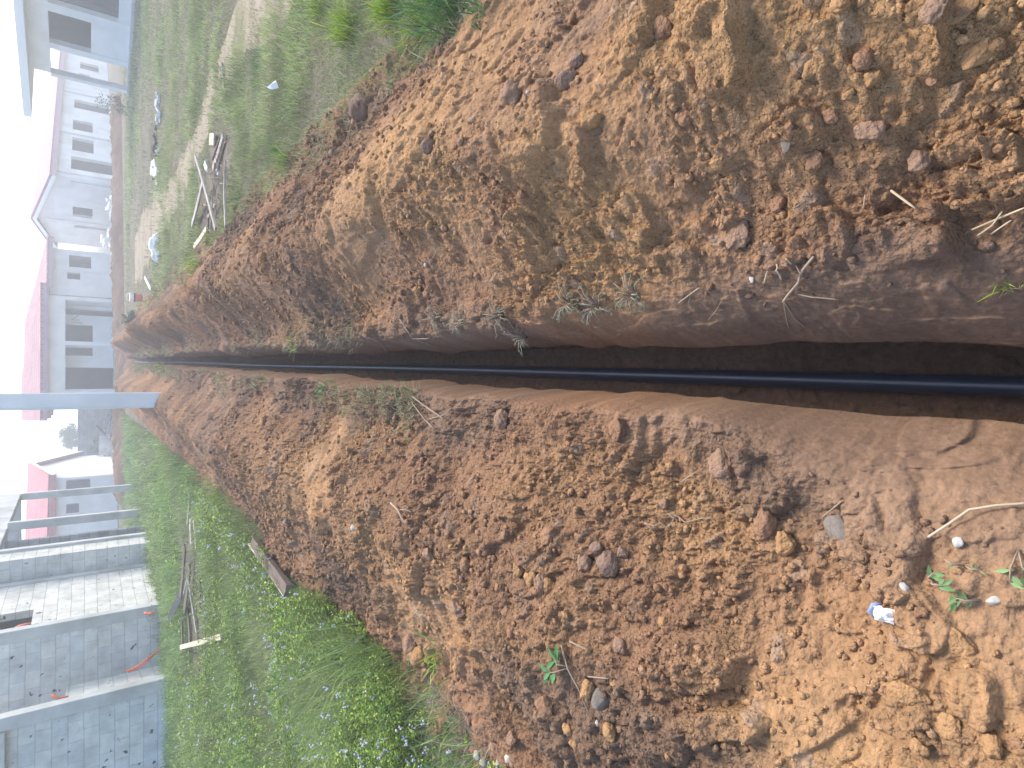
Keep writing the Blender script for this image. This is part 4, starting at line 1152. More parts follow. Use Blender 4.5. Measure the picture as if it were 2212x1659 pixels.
o = meadow(-1, [(0.9, 5.0, 2600, .12, .42, .002, .0045), (5.0, 9.0, 1800, .10, .30, .003, .007), (9.0, 16.0, 600, .10, .30, .006, .013), (16.0, 32.0, 150, .12, .34, .015, .03)], 2, GL, 'meadow_grass', mask_left)

# leafy weeds with small lilac flowers on the left
def weeds():
    g = np.random.default_rng(31)
    LP = []; LL = []; LW = []; LD = []; LT = []; SP = []; SH = []; SW = []; ST = []; SL = []; SA = []; FP = []
    for (y0, y1, ns, lsz, nl, fl) in ((1.6, 3.4, 4200, .024, 20, .42), (3.4, 6.0, 7000, .030, 15, .28), (6.0, 10.0, 9000, .042, 8, .06), (10.0, 18.0, 6500, .065, 6, .01)):
        Y = g.uniform(y0, y1, ns); X = -g.uniform(1.5, 0.78 * y1 + 1.2, ns)
        s = X - xc(Y)
        dens = sstep(-0.35, 0.15, fbm(X * 0.8, Y * 0.8, 801, 3) + (0.35 if y1 < 7 else 0.12))
        ok = (s < -toeL(Y) + 0.03 - 0.12 * vn(Y * 2, Y * 0, 802)) & in_frame(X, Y, X * 0) & (g.random(ns) < dens)
        ok &= ~((X < -4.9) & (Y > 14) & (X / Y < -0.42))
        # the straw patch and the wood pile stay open
        st = on_z(1000, 1560); ok &= ~((np.hypot(X - st.x, Y - st.y) < 0.42) & (g.random(ns) < 0.9))
        for p, r in BAREN[4:]: ok &= np.hypot(X - p.x, Y - p.y) > r * 1.15
        X, Y = X[ok], Y[ok]; n = len(X)
        Z = np.zeros(n); near = np.abs(X - xc(Y)) < 1.95
        if near.any(): Z[near] = np.minimum(height(X[near], Y[near]), 0.3)
        H = g.uniform(.08, .30, n) * (0.35 + 1.1 * sstep(-0.35, 0.35, fbm(X * 1.7, Y * 1.7, 803, 3)))
        az = g.uniform(0, 6.283, n); ln = g.uniform(0.1, 0.6, n)
        SP.append(np.stack([X, Y, Z], 1)); SH.append(H); SW.append(np.full(n, lsz * 0.09)); SL.append(ln); SA.append(az); ST.append(pal([(0.10, 0.14, 0.05), (0.14, 0.15, 0.07)], n, g))
        for k in range(nl):
            t = (k + g.random(n)) / nl * 0.85 + 0.15
            p = np.stack([X + np.cos(az) * ln * H * t ** 1.6, Y + np.sin(az) * ln * H * t ** 1.6, Z + H * (t - .25 * ln * t ** 2.5)], 1)
            la = g.uniform(0, 6.283, n)
            d = np.stack([np.cos(la), np.sin(la), g.uniform(-0.25, 0.75, n)], 1)
            sz = lsz * 0.62 * g.uniform(0.6, 1.35, n)
            LP.append(p); LL.append(sz * 1.3); LW.append(sz * 0.72); LD.append(d)
            LT.append(pal([(0.16, 0.26, 0.035), (0.24, 0.37, 0.045), (0.11, 0.19, 0.040), (0.36, 0.44, 0.07)], n, g, 0.22))
        f = g.random(n) < fl * 0.95 * (0.15 + 1.2 * sstep(-0.05, 0.35, fbm(X * 1.6, Y * 1.6, 805, 2)))
        top = np.stack([X + np.cos(az) * ln * H, Y + np.sin(az) * ln * H, Z + H * (1 - .25 * ln) + 0.012], 1)[f]
        for _ in range(4): FP.append(np.concatenate([top + g.normal(0, 0.009, top.shape), np.full((len(top), 1), 0.0072 if y1 < 7 else 0.010)], 1))
    P = np.concatenate(LP); n = len(P)
    Nn = np.stack([g.normal(0, .45, n), g.normal(0, .45, n), np.ones(n)], 1)
    o = leaves('weed_foliage', P, np.concatenate(LL), np.concatenate(LW), np.concatenate(LD), Nn, np.concatenate(LT)); o['kind'] = 'stuff'
    o = blades('weed_stems', np.concatenate(SP), np.concatenate(SH), np.concatenate(SW), np.concatenate(SL), np.concatenate(ST), az=np.concatenate(SA)); o['kind'] = 'stuff'
    Fp = np.concatenate(FP); n = len(Fp); r = Fp[:, 3:4]
    offs = np.array([(1, 0, 0), (0, 1, 0), (-1, 0, 0), (0, -1, 0), (0, 0, 1.0), (0, 0, -.8)])
    V = (Fp[:, None, :3] + offs[None] * r[:, None, :]).reshape(-1, 3)
    tri = np.array([(0, 1, 4), (1, 2, 4), (2, 3, 4), (3, 0, 4), (1, 0, 5), (2, 1, 5), (3, 2, 5), (0, 3, 5)])
    loops = ((np.arange(n) * 6)[:, None, None] + tri[None]).ravel(); nt_ = n * 8
    tone = np.repeat(pal([(0.66, 0.66, 0.84), (0.78, 0.78, 0.88), (0.60, 0.58, 0.78)], n, g, 0.08), 6, 0)
    o = blob_mesh('wild_flowers', V, loops, np.arange(nt_) * 3, np.full(nt_, 3), tone, MAT['leaf']); o['kind'] = 'stuff'
    # bigger soft leaves here and there
    n = 420; Y = g.uniform(1.7, 5.5, n); X = -g.uniform(1.7, 4.6, n); ok = in_frame(X, Y, X * 0) & (fbm(X * 2, Y * 2, 811, 2) > 0.05); X, Y = X[ok], Y[ok]; n = len(X)
    la = g.uniform(0, 6.283, n)
    o = leaves('broad_leaves', np.stack([X, Y, g.uniform(.10, .26, n)], 1), g.uniform(.05, .09, n), g.uniform(.035, .06, n), np.stack([np.cos(la), np.sin(la), g.uniform(-.2, .5, n)], 1),
               np.stack([g.normal(0, .3, n), g.normal(0, .3, n), np.ones(n)], 1), pal([(0.075, 0.16, 0.035), (0.13, 0.21, 0.04), (0.055, 0.13, 0.04)], n, g)); o['kind'] = 'stuff'
weeds()

# dry straw litter and grass mats torn along the trench lips
def litter():
    g = np.random.default_rng(41)
    st = on_z(1000, 1580); n = 2600
    P = np.stack([g.normal(st.x, 0.26, n), g.normal(st.y, 0.22, n), g.uniform(0.0, 0.06, n)], 1)
    st2 = on_z(985, 1470); P[:900, 0] = g.normal(st2.x, 0.14, 900); P[:900, 1] = g.normal(st2.y, 0.14, 900)
    s = P[:, 0] - xc(P[:, 1]); P = P[s < -1.6]; n = len(P)
    o = blades('dry_straw_litter', P, g.uniform(.03, .06, n), g.uniform(.0018, .0032, n), g.uniform(1.5, 4.0, n), pal([(0.30, 0.26, 0.21), (0.22, 0.19, 0.17), (0.36, 0.32, 0.24)], n, g), seed=5); o['kind'] = 'stuff'
    # right verge: thin dry grass over the grey soil
    n = 16000; Y = g.uniform(1.6, 8.0, n); X = xc(Y) + g.uniform(1.45, 3.3, n); k = fbm(X * 2, Y * 2, 821, 3) > -0.12; X, Y = X[k], Y[k]; n = len(X)
    Z = np.zeros(n); near = (X - xc(Y)) < 1.95; Z[near] = height(X[near], Y[near]); k = Z < 0.12; X, Y, Z = X[k], Y[k], Z[k]; n = len(X)
    o = blades('thin_verge_grass', np.stack([X, Y, Z], 1), g.uniform(.02, .07, n), g.uniform(.0016, .0035, n), g.uniform(0.6, 2.5, n), pal([(0.24, 0.24, 0.14), (0.15, 0.19, 0.08), (0.31, 0.28, 0.19), (0.12, 0.18, 0.06)], n, g), seed=6); o['kind'] = 'stuff'
    # lips
    for side, ya, yb, num, cols in ((1, 3.2, 26, 4200, [(0.20, 0.20, 0.10), (0.29, 0.25, 0.17), (0.13, 0.18, 0.06)]), (-1, 3.0, 26, 6500, [(0.22, 0.23, 0.10), (0.33, 0.29, 0.18), (0.16, 0.22, 0.07)])):
        Y = ya + (yb - ya) * g.random(num) ** 1.5; r = np.abs(g.normal(0.05, 0.13, num))
        X = xc(Y) + side * ((lipR(Y) if side > 0 else lipL(Y)) + 0.03 + r)
        k = fbm(Y * 0.9 + (3 if side > 0 else 17), X * 3, 831, 3) > (0.02 if side > 0 else -0.02); X, Y = X[k], Y[k]; n = len(X)
        az = g.normal(math.pi if side > 0 else 0, 1.2, n)
        o = blades('lip_grass', np.stack([X, Y, height(X, Y)], 1), g.uniform(.02, .075, n) * (0.6 + 0.05 * Y), g.uniform(.0018, .0036, n) * (1 + 0.14 * Y), g.uniform(0.3, 2.0, n), pal(cols, n, g), az=az, seed=7); o['kind'] = 'stuff'
litter()

# ------------------------------------------------------------------ single tufts and sprouts
LEAFM = MAT['leaf']
def tuft(x, y, h, n, label, cols, w=0.006, spread=0.05, group=None, droop=(0.2, 1.1), seed=0):
    p = on_ground(x, y); g = np.random.default_rng(900 + seed)
    root = thing('grass_tuft', label, 'grass tuft', p, 0, group)
    P = np.stack([g.normal(p.x, spread, n), g.normal(p.y, spread, n), np.full(n, p.z - 0.01)], 1)
    blades('blades', P, g.uniform(h * 0.5, h, n), np.full(n, w) * g.uniform(.7, 1.2, n), g.uniform(*droop, n), pal(cols, n, g, .12), parent=root, seed=seed + 3)
    k = 14 + n // 2
    P = np.stack([g.normal(p.x, spread, k), g.normal(p.y, spread, k), np.full(k, p.z - 0.01)], 1)
    blades('dry_blades', P, g.uniform(h * 0.2, h * .5, k), np.full(k, w * .7), g.uniform(.8, 2.5, k), pal([(0.26, 0.22, 0.13), (0.18, 0.16, 0.09)], k, g), parent=root, seed=seed + 5)
    return root
YG = [(0.26, 0.38, 0.03), (0.36, 0.44, 0.05), (0.17, 0.29, 0.03)]
MG = [(0.08, 0.20, 0.04), (0.12, 0.25, 0.05), (0.07, 0.15, 0.05)]
tuft(760, 60, .28, 150, 'largest bright yellow-green grass tuft, at the top edge right of the right soil bank', YG, .008, .07, seed=1)
tuft(850, 25, .27, 130, 'bright lime grass tuft leaning over its bigger neighbour near the right bank', YG, .008, .06, seed=2)
tuft(880, 95, .12, 34, 'short yellow-green tuft at the foot of the right bank below the largest tufts', YG, .006, .04, seed=3)
tuft(985, 12, .32, 170, 'dense dark green long-bladed grass clump nearest the camera beside the right bank', MG, .007, .08, seed=4)
tuft(930, 60, .18, 46, 'thin green grass tuft with blue-green blades between the lime tufts and the dark clump', MG + YG, .006, .05, seed=5)
tuft(905, 118, .09, 18, 'tiny bright green shoot standing alone on the sandy toe of the right bank', MG, .006, .02, seed=6)
tuft(845, 188, .08, 16, 'small green shoot beside the dark clod at the toe of the right bank', MG, .006, .02, seed=7)
tuft(618, 345, .17, 60, 'fresh green grass tuft on the bank edge nearer than the right plank pile', YG + MG, .006, .05, seed=8)
tuft(600, 322, .14, 40, 'smaller green grass tuft just beyond the fresh one on the right bank edge', MG, .006, .05, seed=9)
tuft(520, 432, .20, 60, 'green spiky grass tuft beside the right plank pile', YG + MG, .008, .07, seed=10)
tuft(462, 520, .24, 50, 'green grass tuft growing through the far end of the right plank pile', MG + YG, .011, .08, seed=11)
tuft(428, 570, .25, 46, 'yellowish grass tuft on the right bank edge past the plank pile', YG, .011, .08, seed=12)
tuft(640, 748, .12, 18, 'bright green star-shaped grass shoot on the right lip of the trench', YG, .009, .02, droop=(.5, 1.4), seed=13)
tuft(352, 795, .28, 30, 'small green grass tuft at the far end of the trench', YG + MG, .014, .07, seed=14)
tuft(482, 1085, .24, 60, 'bright yellow-green grass tuft on the outer edge of the left bank', YG, .012, .09, seed=15)
tuft(700, 842, .10, 20, 'small green shoot on the left lip among torn dry grass', MG, .008, .03, seed=16)
tuft(1130, 262 + 0, .0001 + .05, 8, 'few thin grass blades between clods high on the right bank', [(0.25, 0.21, 0.12)], .003, .015, seed=17)
tuft(952, 1425, .16, 44, 'long green grass tuft at the foot of the left bank near the straw patch', MG + YG, .006, .05, droop=(.4, 1.3), seed=18)
tuft(715, 1290, .18, 40, 'pale green grass tuft beside the board on the left bank edge', MG + YG, .007, .06, seed=19)
tuft(2190, 612, .05, 14, 'little pale green shoot at the very near end of the right lip', YG, .003, .012, seed=20)

tuft(700, 15, .24, 90, 'farthest lime grass tuft of those along the top edge', YG + MG, .007, .08, seed=21)
tuft(925, 20, .26, 110, 'mixed green and yellow grass tuft beside the dark clump at the top edge', YG + MG, .007, .07, seed=22)
tuft(560, 150, .15, 60, 'dull green grass tuft beyond the paper scrap', MG, .007, .08, seed=23)
tuft(640, 225, .12, 50, 'olive grass tuft just nearer than the paper scrap', MG + [(0.2, 0.22, 0.08)], .006, .07, seed=24)
tuft(1040, 30, .14, 40, 'short green grass tuft on the near side of the dark clump', MG, .006, .05, seed=25)
def sprout(x, y, hs, nl, label, seed, size=.03, c=None, spread=1.0, cat='plant', name='seedling'):
    """low plant with oval leaves on thin stems"""
    p = on_ground(x, y); g = np.random.default_rng(950 + seed)
    root = thing(name, label, cat, p)
    m = MB(); LP = []; LD = []
    ns = max(2, nl // 4)
    for i in range(ns):
        a = g.uniform(0, 6.283); r = spread * g.uniform(.4, 1.0) * hs
        e = Vector((p.x + math.cos(a) * r, p.y + math.sin(a) * r, 0)); e.z = max(gz(e.x, e.y) + 0.006, p.z + hs * g.uniform(.0, .8))
        mid = (p + e) / 2 + Vector((0, 0, hs * .35))
        m.tube([p, mid, e], [.0022, .0018, .001], 5)
        for k in range(nl // ns + 1):
            t = g.uniform(.3, 1.0); q = (p * (1 - t) + e * t) + Vector((0, 0, hs * .35 * 4 * t * (1 - t) * .5))
            LP.append(q); b = a + g.choice([-1, 1]) * g.uniform(.4, 1.4); LD.append((math.cos(b), math.sin(b), g.uniform(-.1, .5)))
    m.build('stems', MAT['root'], root, smooth=True)
    n = len(LP); P = np.array([tuple(q) for q in LP]); D = np.array(LD)
    leaves('foliage', P, g.uniform(.6, 1.2, n) * size * 1.25, g.uniform(.6, 1.1, n) * size * .52, D, np.stack([g.normal(0, .3, n), g.normal(0, .3, n), np.ones(n)], 1),
           pal(c or [(0.13, 0.25, 0.09), (0.18, 0.30, 0.12)], n, g), parent=root)
    return root
sprout(2012, 1250, .07, 6, 'thin green seedling with two narrow leaves on the near left bank', 1, .022)
sprout(2085, 1222, .05, 5, 'small seedling with pale torn roots on the near left bank', 2, .014, [(0.20, 0.26, 0.10)])
sprout(2118, 1296, .05, 9, 'seedling with rounded green leaves beside the white stone', 3, .018)
sprout(2200, 1188, .06, 7, 'green leafy seedling at the near edge of the left bank', 4, .022)
sprout(1238, 1440, .08, 9, 'dark green narrow-leaved seedling half buried among dry stalks on the left bank', 5, .040, [(0.06, 0.19, 0.06), (0.09, 0.24, 0.08)])
sprout(905, 1418, .10, 10, 'yellowish leafy sprig reaching onto the foot of the left bank', 6, .03, [(0.18, 0.24, 0.05), (0.10, 0.2, 0.05)])
DG = [(0.060, 0.115, 0.060), (0.09, 0.15, 0.08), (0.12, 0.13, 0.08)]
for i, (x, y, t) in enumerate(((948, 688, 'farthest of the creeping weeds hanging on the right lip'), (1000, 696, 'creeping weed with bare roots on the right lip'), (1085, 682, 'dense dark creeping weed on the right lip between two thinner ones'), (1140, 728, 'drooping creeping weed hanging lowest into the trench from the right lip'), (1235, 655, 'small-leaved creeping weed where the right bank meets the lip'), (1295, 662, 'creeping weed with a pale green root tuft on the right lip'), (1375, 638, 'nearest creeping weed with round dark leaves on the right lip'))):
    sprout(x, y, .07, 90, t, 20 + i, .012, DG, 1.4, 'weed', 'creeping_weed')

# ------------------------------------------------------------------ clods, stones
import bmesh
def clod_mesh(name, mat, seed, rough=.22, sub=4, facet=.75):
    me = bpy.data.meshes.new(name); bm = bmesh.new(); bmesh.ops.create_icosphere(bm, subdivisions=sub, radius=0.5)
    co = np.array([v.co[:] for v in bm.verts]); g = np.random.default_rng(seed)
    d = co / np.linalg.norm(co, axis=1)[:, None]
    # cut with random planes for broken faces
    r = np.full(len(co), 0.5)
    for _ in range(13):
        nrm = g.normal(0, 1, 3); nrm /= np.linalg.norm(nrm); off_ = g.uniform(.30, .46); dt = d @ nrm
        cut = np.where(dt > 0.05, off_ / np.maximum(dt, .05), 9); r = np.minimum(r, cut * facet + r * (1 - facet))
    n = fbm(d[:, 0] * 2.5 + seed, d[:, 1] * 2.5 + d[:, 2] * 2.1, seed, 4) * rough * .5
    dd, _ = domes(d[:, 0] + d[:, 2] * .7 + seed, d[:, 1] - d[:, 2] * .6, .28, seed + 3, .7, .5)
    d2, _ = domes(d[:, 0] + d[:, 2] * .7 + seed, d[:, 1] - d[:, 2] * .6, .12, seed + 4, .7, .5)
    r = r + n + (dd + d2) * rough * 1.5
    for v, k, q in zip(bm.verts, r, d): v.co = Vector(q) * float(k)
    bm.to_mesh(me); bm.free(); me.polygons.foreach_set('use_smooth', [True] * len(me.polygons)); me.materials.append(mat)
    return me
CM = {k: [clod_mesh('clod', MAT[k], 10 * i + j) for j in range(4)] for i, k in enumerate(('clod', 'clod_ochre', 'clod_grey'))}
CM['stone'] = [clod_mesh('stone', MAT['stone'], 60 + j, .08, 4, .9) for j in range(3)]
CM['stone_dark'] = [clod_mesh('dark_clod', MAT['stone_dark'], 70 + j, .12) for j in range(3)]
CM['stone_white'] = [clod_mesh('white_stone', MAT['stone_white'], 80 + j, .08, 3, .9) for j in range(3)]
def put_clod(x, y, wpx, kind, label, var=0, sx=1.0, sy=1.0, sz=.7, rz=0.0, name='soil_clod', cat='clod', group=None, sink=.28, tilt=0.0):
    p = on_ground(x, y); dep = (p - Vector((0, 0, CAMZ))).dot(fwd); s = wpx / F * dep
    o = bpy.data.objects.new(name, CM[kind][var % len(CM[kind])]); col.objects.link(o)
    o.scale = (s * sx, s * sy, s * sz); o.rotation_euler = (tilt, tilt * .5, rz); o.location = p + Vector((0, 0, s * sz * (.5 - sink) - 0.2 * s * sz))
    tag(o, label, cat, group); return o
K = put_clod
K(1810, 1150, 78, 'stone', 'flat pale grey angular stone slab lying on the left bank', 0, 1.15, .75, .35, .5, 'stone', 'stone')
K(1650, 1132, 66, 'clod', 'rounded brown clod on the trench side of the flat grey stone', 1, 1.1, .9, .75)
K(1695, 1172, 58, 'clod_ochre', 'knobbly ochre clod with a hole, next to the flat grey stone', 2, 1, .9, .6)
K(1150, 1248, 42, 'clod_ochre', 'angular ochre chunk beside the big smooth ochre lump', 0)
K(1185, 1268, 46, 'clod_ochre', 'ochre chunk in front of the angular one beside the big lump', 1, 1, .8)
K(1120, 1230, 34, 'clod_ochre', 'small ochre chunk resting against the near side of the big lump', 2)
K(1265, 1215, 50, 'clod_grey', 'grey-brown clod leaning on two darker clods, middle of the left bank', 0, 1, 1, .8)
K(1312, 1216, 58, 'stone_dark', 'largest dark grey clod of a tight cluster on the left bank', 1, 1, 1.1, .8)
K(1290, 1185, 36, 'stone_dark', 'small dark grey clod on the trench side of the dark cluster', 2)
K(1345, 1195, 32, 'stone_dark', 'little dark clod at the near edge of the dark cluster', 0)
K(1268, 1492, 46, 'clod_ochre', 'ochre rock touching the grey pointed stone', 3, 1, .9, .8, name='stone', cat='stone')
K(1299, 1512, 50, 'stone', 'grey pointed stone beside the ochre rock and the dry stalks', 1, 1, 1, .85, .6, 'stone', 'stone')
K(1178, 1525, 52, 'clod', 'brown clod lying below the dry stalks on the left bank', 2)
K(1110, 205, 62, 'clod_grey', 'grey-brown clod above the broad plate on the right bank', 1, .9, 1.1, .8)
K(1222, 172, 58, 'stone_dark', 'purplish dark clod standing up near the crest of the right bank', 1, .8, 1.2, .9)
K(1278, 262, 62, 'clod_ochre', 'bright ochre pointed chunk in the middle of the right bank', 2, .7, 1.2, .9)
K(1245, 132, 40, 'stone_dark', 'dark clod inside a shadowed hole near the crest of the right bank', 2)
K(780, 228, 62, 'stone_dark', 'dark rounded clod on the grey soil at the toe of the right bank', 0, 1, 1.1, .7)
K(770, 262, 30, 'clod_grey', 'small brown clod beside the dark rounded one at the toe', 1)
K(925, 316, 40, 'stone_dark', 'dark angular clod with a flat face on the outer slope of the right bank', 1, 1, 1, .9)
K(2118, 112, 80, 'clod_ochre', 'pale yellowish flaky chunk at the near top of the right bank', 1, .7, 1.1, .5, .3)
K(2062, 20, 90, 'clod_ochre', 'pale flat flake at the near corner of the right bank', 2, .8, 1.1, .3)
K(1590, 505, 80, 'clod_grey', 'grey-brown flat clod low on the right slope', 0, 1, 1, .4)
K(1480, 250, 46, 'clod', 'small round clod on a smooth dusty slide of the right bank', 2)
K(1985, 345, 52, 'clod_grey', 'grey clod on the near right slope above the squarish slab', 3)
K(1700, 310, 40, 'stone', 'greyish stone chip on the near right slope', 2, 1, .7, .5, name='stone', cat='stone')
K(1760, 345, 44, 'clod', 'brown stone-like clod below the greyish chip', 3)
K(1560, 150 + 860, 74, 'clod_grey', 'smooth grey-brown lump by the lip of the trench, left bank', 1, 1.1, .9, .6)
K(1545, 1015, 40, 'stone', 'upright grey stone on the left bank near the trench', 0, 1, 1, .8, 0, 'stone', 'stone')
K(1085, 905, 44, 'clod_grey', 'grey clod with a dark socket beside the trench, left bank', 2)
K(1330, 870 + 60, 50, 'clod', 'flat clod near the lip on the left bank', 0, 1.1, .8, .5)
K(990, 1310, 52, 'clod_grey', 'flattened grey clod on the outer left slope', 3, .7, 1.3, .6)
K(905, 1415, 60, 'clod_ochre', 'orange-topped boulder at the foot of the left bank', 0, .8, 1.2, .7)
K(890, 1395, 52, 'clod_grey', 'brown boulder beside the orange-topped one at the foot of the left bank', 1)
K(1005, 1210 + 10, 36, 'clod', 'small round clod on the far side of the big ochre lump', 1)
K(2060, 1390, 80, 'clod_ochre', 'smooth pale brown lump close to the near left edge', 2, 1, 1.1, .45)
K(2050, 1575, 66, 'clod_ochre', 'smooth brown cobble of soil in the near left corner', 3, 1, 1, .5)
K(1955, 1500, 74, 'clod_ochre', 'rounded ochre cobble of soil near the left corner', 1, .8, 1.2, .5)
K(1340, 1395, 44, 'clod_grey', 'tan clod beside the upper end of the big wedge', 0, .9, 1.1)
K(2146, 1298, 30, 'stone_white', 'white angular stone beside the round-leaved seedling', 0, .8, 1.1, .8, .4, 'stone', 'stone')
K(2072, 1172, 26, 'stone_white', 'pale pinkish stone by the long bent straw', 1, 1, 1, .8, 0, 'stone', 'stone')
K(1955, 1270, 26, 'stone_white', 'long whitish root-like stone above the wrapper', 2, 1.2, .6, .6, .8, 'stone', 'stone')
K(765, 1140, 18, 'stone_white', 'small pale stone on the far outer slope of the left bank', 2, 1, 1, .8, 0, 'stone', 'stone')
K(615, 1127, 11, 'stone_white', 'tiny white pebble near the board on the left bank', 0, 1, 1, .8, 0, 'stone', 'stone')
K(920, 571, 13, 'stone_white', 'white pebble on the middle slope of the right bank', 1, 1, 1, .8, 0, 'stone', 'stone')
K(1141, 200, 10, 'stone_white', 'white pebble tucked beside a grey-brown clod high on the right bank', 2, 1, 1, .8, 0, 'stone', 'stone')
K(1290, 1562, 14, 'stone_white', 'square white chip below the grey pointed stone', 0, 1.2, .8, .5, .3, 'stone', 'stone')
K(1625, 602, 18, 'stone_white', 'pale shell-like chip near the torn roots of the right lip', 1, 1.2, .7, .4, .3, 'stone', 'stone')
for i, (x, y) in enumerate(((1044, 1647), (1058, 1655), (1078, 1652), (1098, 1640), (1030, 1632))):
    K(x, y, 22, 'stone_white', 'whitish pebble in a row where the left bank meets the weeds at the left edge', i, 1, 1, .7, i, 'pebble', 'pebble', 'whitish pebbles by the weeds')
# loose, look-alike clods
def strew():
    g = np.random.default_rng(77); n = 0; tries = 0
    while n < 190 and tries < 4000:
        tries += 1
        Y = 0.35 + 7.0 * g.random() ** 1.6; side = 1 if g.random() < .5 else -1
        s = side * g.uniform(.34, 1.75); X = float(xc(Y)) + s
        if not in_frame(np.array([X]), np.array([Y]), np.array([0.2]), -150)[0]: continue
        if float(fbm(X * 1.5 + 3, Y * 1.5, 91, 3)) > .15 and g.random() < .7: continue
        sz = g.uniform(.018, .045) * (1 + .12 * Y) * (1.5 if g.random() < .12 else 1)
        kind = g.choice(['clod', 'clod_ochre', 'clod_ochre', 'clod_ochre']) if (s < -.45 and Y < 1.6) else g.choice(['clod', 'clod', 'clod_ochre', 'clod_grey'])
        z = gz(X, Y)
        o = bpy.data.objects.new('soil_clod', CM[kind][int(g.integers(0, 4))]); col.objects.link(o)
        a, b, c = g.uniform(.75, 1.25), g.uniform(.75, 1.25), g.uniform(.5, .85)
        o.scale = (sz * a, sz * b, sz * c); o.rotation_euler = (g.uniform(-.4, .4), g.uniform(-.4, .4), g.uniform(0, 6.28)); o.location = (X, Y, z + sz * c * .12)
        tag(o, 'small loose crumbly clod lying among many like it on a soil bank', 'clod', 'small loose clods on the banks'); n += 1
strew()

def crumbs():
    g = np.random.default_rng(78)
    bm = bmesh.new(); bmesh.ops.create_icosphere(bm, subdivisions=1, radius=0.5); bm.verts.ensure_lookup_table()
    B = np.array([v.co[:] for v in bm.verts]); T = np.array([[v.index for v in f.verts] for f in bm.faces]); bm.free()
    n = 30000
    Y = 0.3 + 7.5 * g.random(n) ** 1.7; side = np.where(g.random(n) < .5, 1, -1); X = xc(Y) + side * g.uniform(.22, 1.9, n)
    cl = fbm(X * 4.0, Y * 4.0, 861, 3); sm = fbm(X * 1.5 + 3, Y * 1.5, 91, 3)
    s = X - xc(Y)
    k = in_frame(X, Y, X * 0 + .2, 150) & (g.random(n) < sstep(-0.15, 0.35, cl) * (1 - 0.6 * sstep(0, .4, sm)) * sstep(0.2, 0.45, np.abs(s)) + 0.06)
    X, Y, s = X[k], Y[k], s[k]; n = len(X)
    sz = (0.006 + 0.020 * g.random(n) ** 3) * (1 + 0.16 * Y)
    Z = height(X, Y)
    V = np.repeat(B[None], n, 0) * (1 + g.normal(0, .17, (n, len(B), 1)))
    V = V * np.stack([g.uniform(.7, 1.3, n), g.uniform(.7, 1.3, n), g.uniform(.5, .95, n)], 1)[:, None, :]
    a = g.uniform(0, 6.28, n); ca, sa = np.cos(a)[:, None], np.sin(a)[:, None]
    V = np.stack([V[..., 0] * ca - V[..., 1] * sa, V[..., 0] * sa + V[..., 1] * ca, V[..., 2]], 2) * sz[:, None, None]
    V = V + np.stack([X, Y, Z + sz * .12], 1)[:, None, :]
    tone = soil_color(X, Y, g.uniform(.3, 1.0, n), np.zeros(n), np.zeros(n), s) * g.uniform(1.1, 1.42, (n, 1))
    loops = (T[None] + (np.arange(n) * len(B))[:, None, None]).ravel(); nf = n * len(T)
    o = blob_mesh('soil_crumbs', V.reshape(-1, 3), loops, np.arange(nf) * 3, np.full(nf, 3), np.repeat(tone, len(B), 0), MAT['soil'])
    o['kind'] = 'stuff'; print('crumbs', n)
crumbs()
# ------------------------------------------------------------------ straws, roots, twigs
def strand(pts, r, mat, label, name='straw', cat='straw', lift=.006, dep=None, root=None, part=None, jitter=0):
    P = []
    for i, (x, y) in enumerate(pts):
        q = on_ground(x, y); q.z += lift + r; P.append(q)
    out = []
    for i in range(len(P) - 1):
        k = 5
        for j in range(k):
            q = P[i].lerp(P[i + 1], j / k); h_ = gz(q.x, q.y) + r
            q.z = max(q.z, h_ - 0.004); out.append(q)
    out.append(P[-1])
    m = MB(); m.tube(out, [r] * (len(out) - 1) + [r * .5], 7)
    o = m.build(name if root is None else part, mat, root, smooth=True)
    if root is None: tag(o, label, cat)
    return o
ST, RT = MAT['straw'], MAT['root']
strand([(2015, 1157), (2060, 1128), (2103, 1098), (2160, 1089), (2230, 1084)], .0028, ST, 'long bent yellow straw lying at the near end of the left bank', lift=.02)
strand([(1933, 415), (1985, 453)], .0026, ST, 'short straight straw on the near right slope', lift=.015)
strand([(1872, 424), (1868, 455)], .0014, ST, 'tiny upright straw beside the squarish slab')
strand([(2108, 500), (2160, 478), (2225, 452)], .0020, ST, 'upper straw of a crossed pair at the near right edge', lift=.02)
strand([(2118, 512), (2150, 490), (2172, 460)], .0018, ST, 'lower straw of a crossed pair at the near right edge', lift=.015)
strand([(2146, 508), (2190, 478)], .0018, ST, 'short straw beside the crossed pair at the near right edge', lift=.012)
strand([(1655, 612), (1662, 586)], .0026, ST, 'short thick straw left of two on the right lip')
strand([(1682, 572), (1693, 606)], .0024, ST, 'curved short straw right of the thick one on the right lip')
strand([(1702, 560), (1714, 572)], .0022, ST, 'stub of straw by the top of the forked root')
rt = thing('root', 'long forked pale root with several tails hanging on the right lip', 'root', on_ground(1738, 640))
strand([(1765, 556), (1742, 584), (1732, 612), (1708, 640), (1698, 655)], .0034, RT, None, root=rt, part='main_root', lift=.012)
strand([(1698, 655), (1702, 685), (1708, 710)], .0016, RT, None, root=rt, part='root_tail', lift=.008)
strand([(1700, 655), (1722, 690), (1744, 708)], .0018, RT, None, root=rt, part='root_tail', lift=.008)
strand([(1732, 600), (1726, 636), (1760, 643), (1818, 648)], .0018, RT, None, root=rt, part='root_tail', lift=.012)
strand([(1724, 574), (1734, 592), (1732, 610)], .0014, RT, None, root=rt, part='root_tail', lift=.01)
rt = thing('root', 'wiggly pale root running between dark clods on the left bank', 'root', on_ground(1440, 1120))
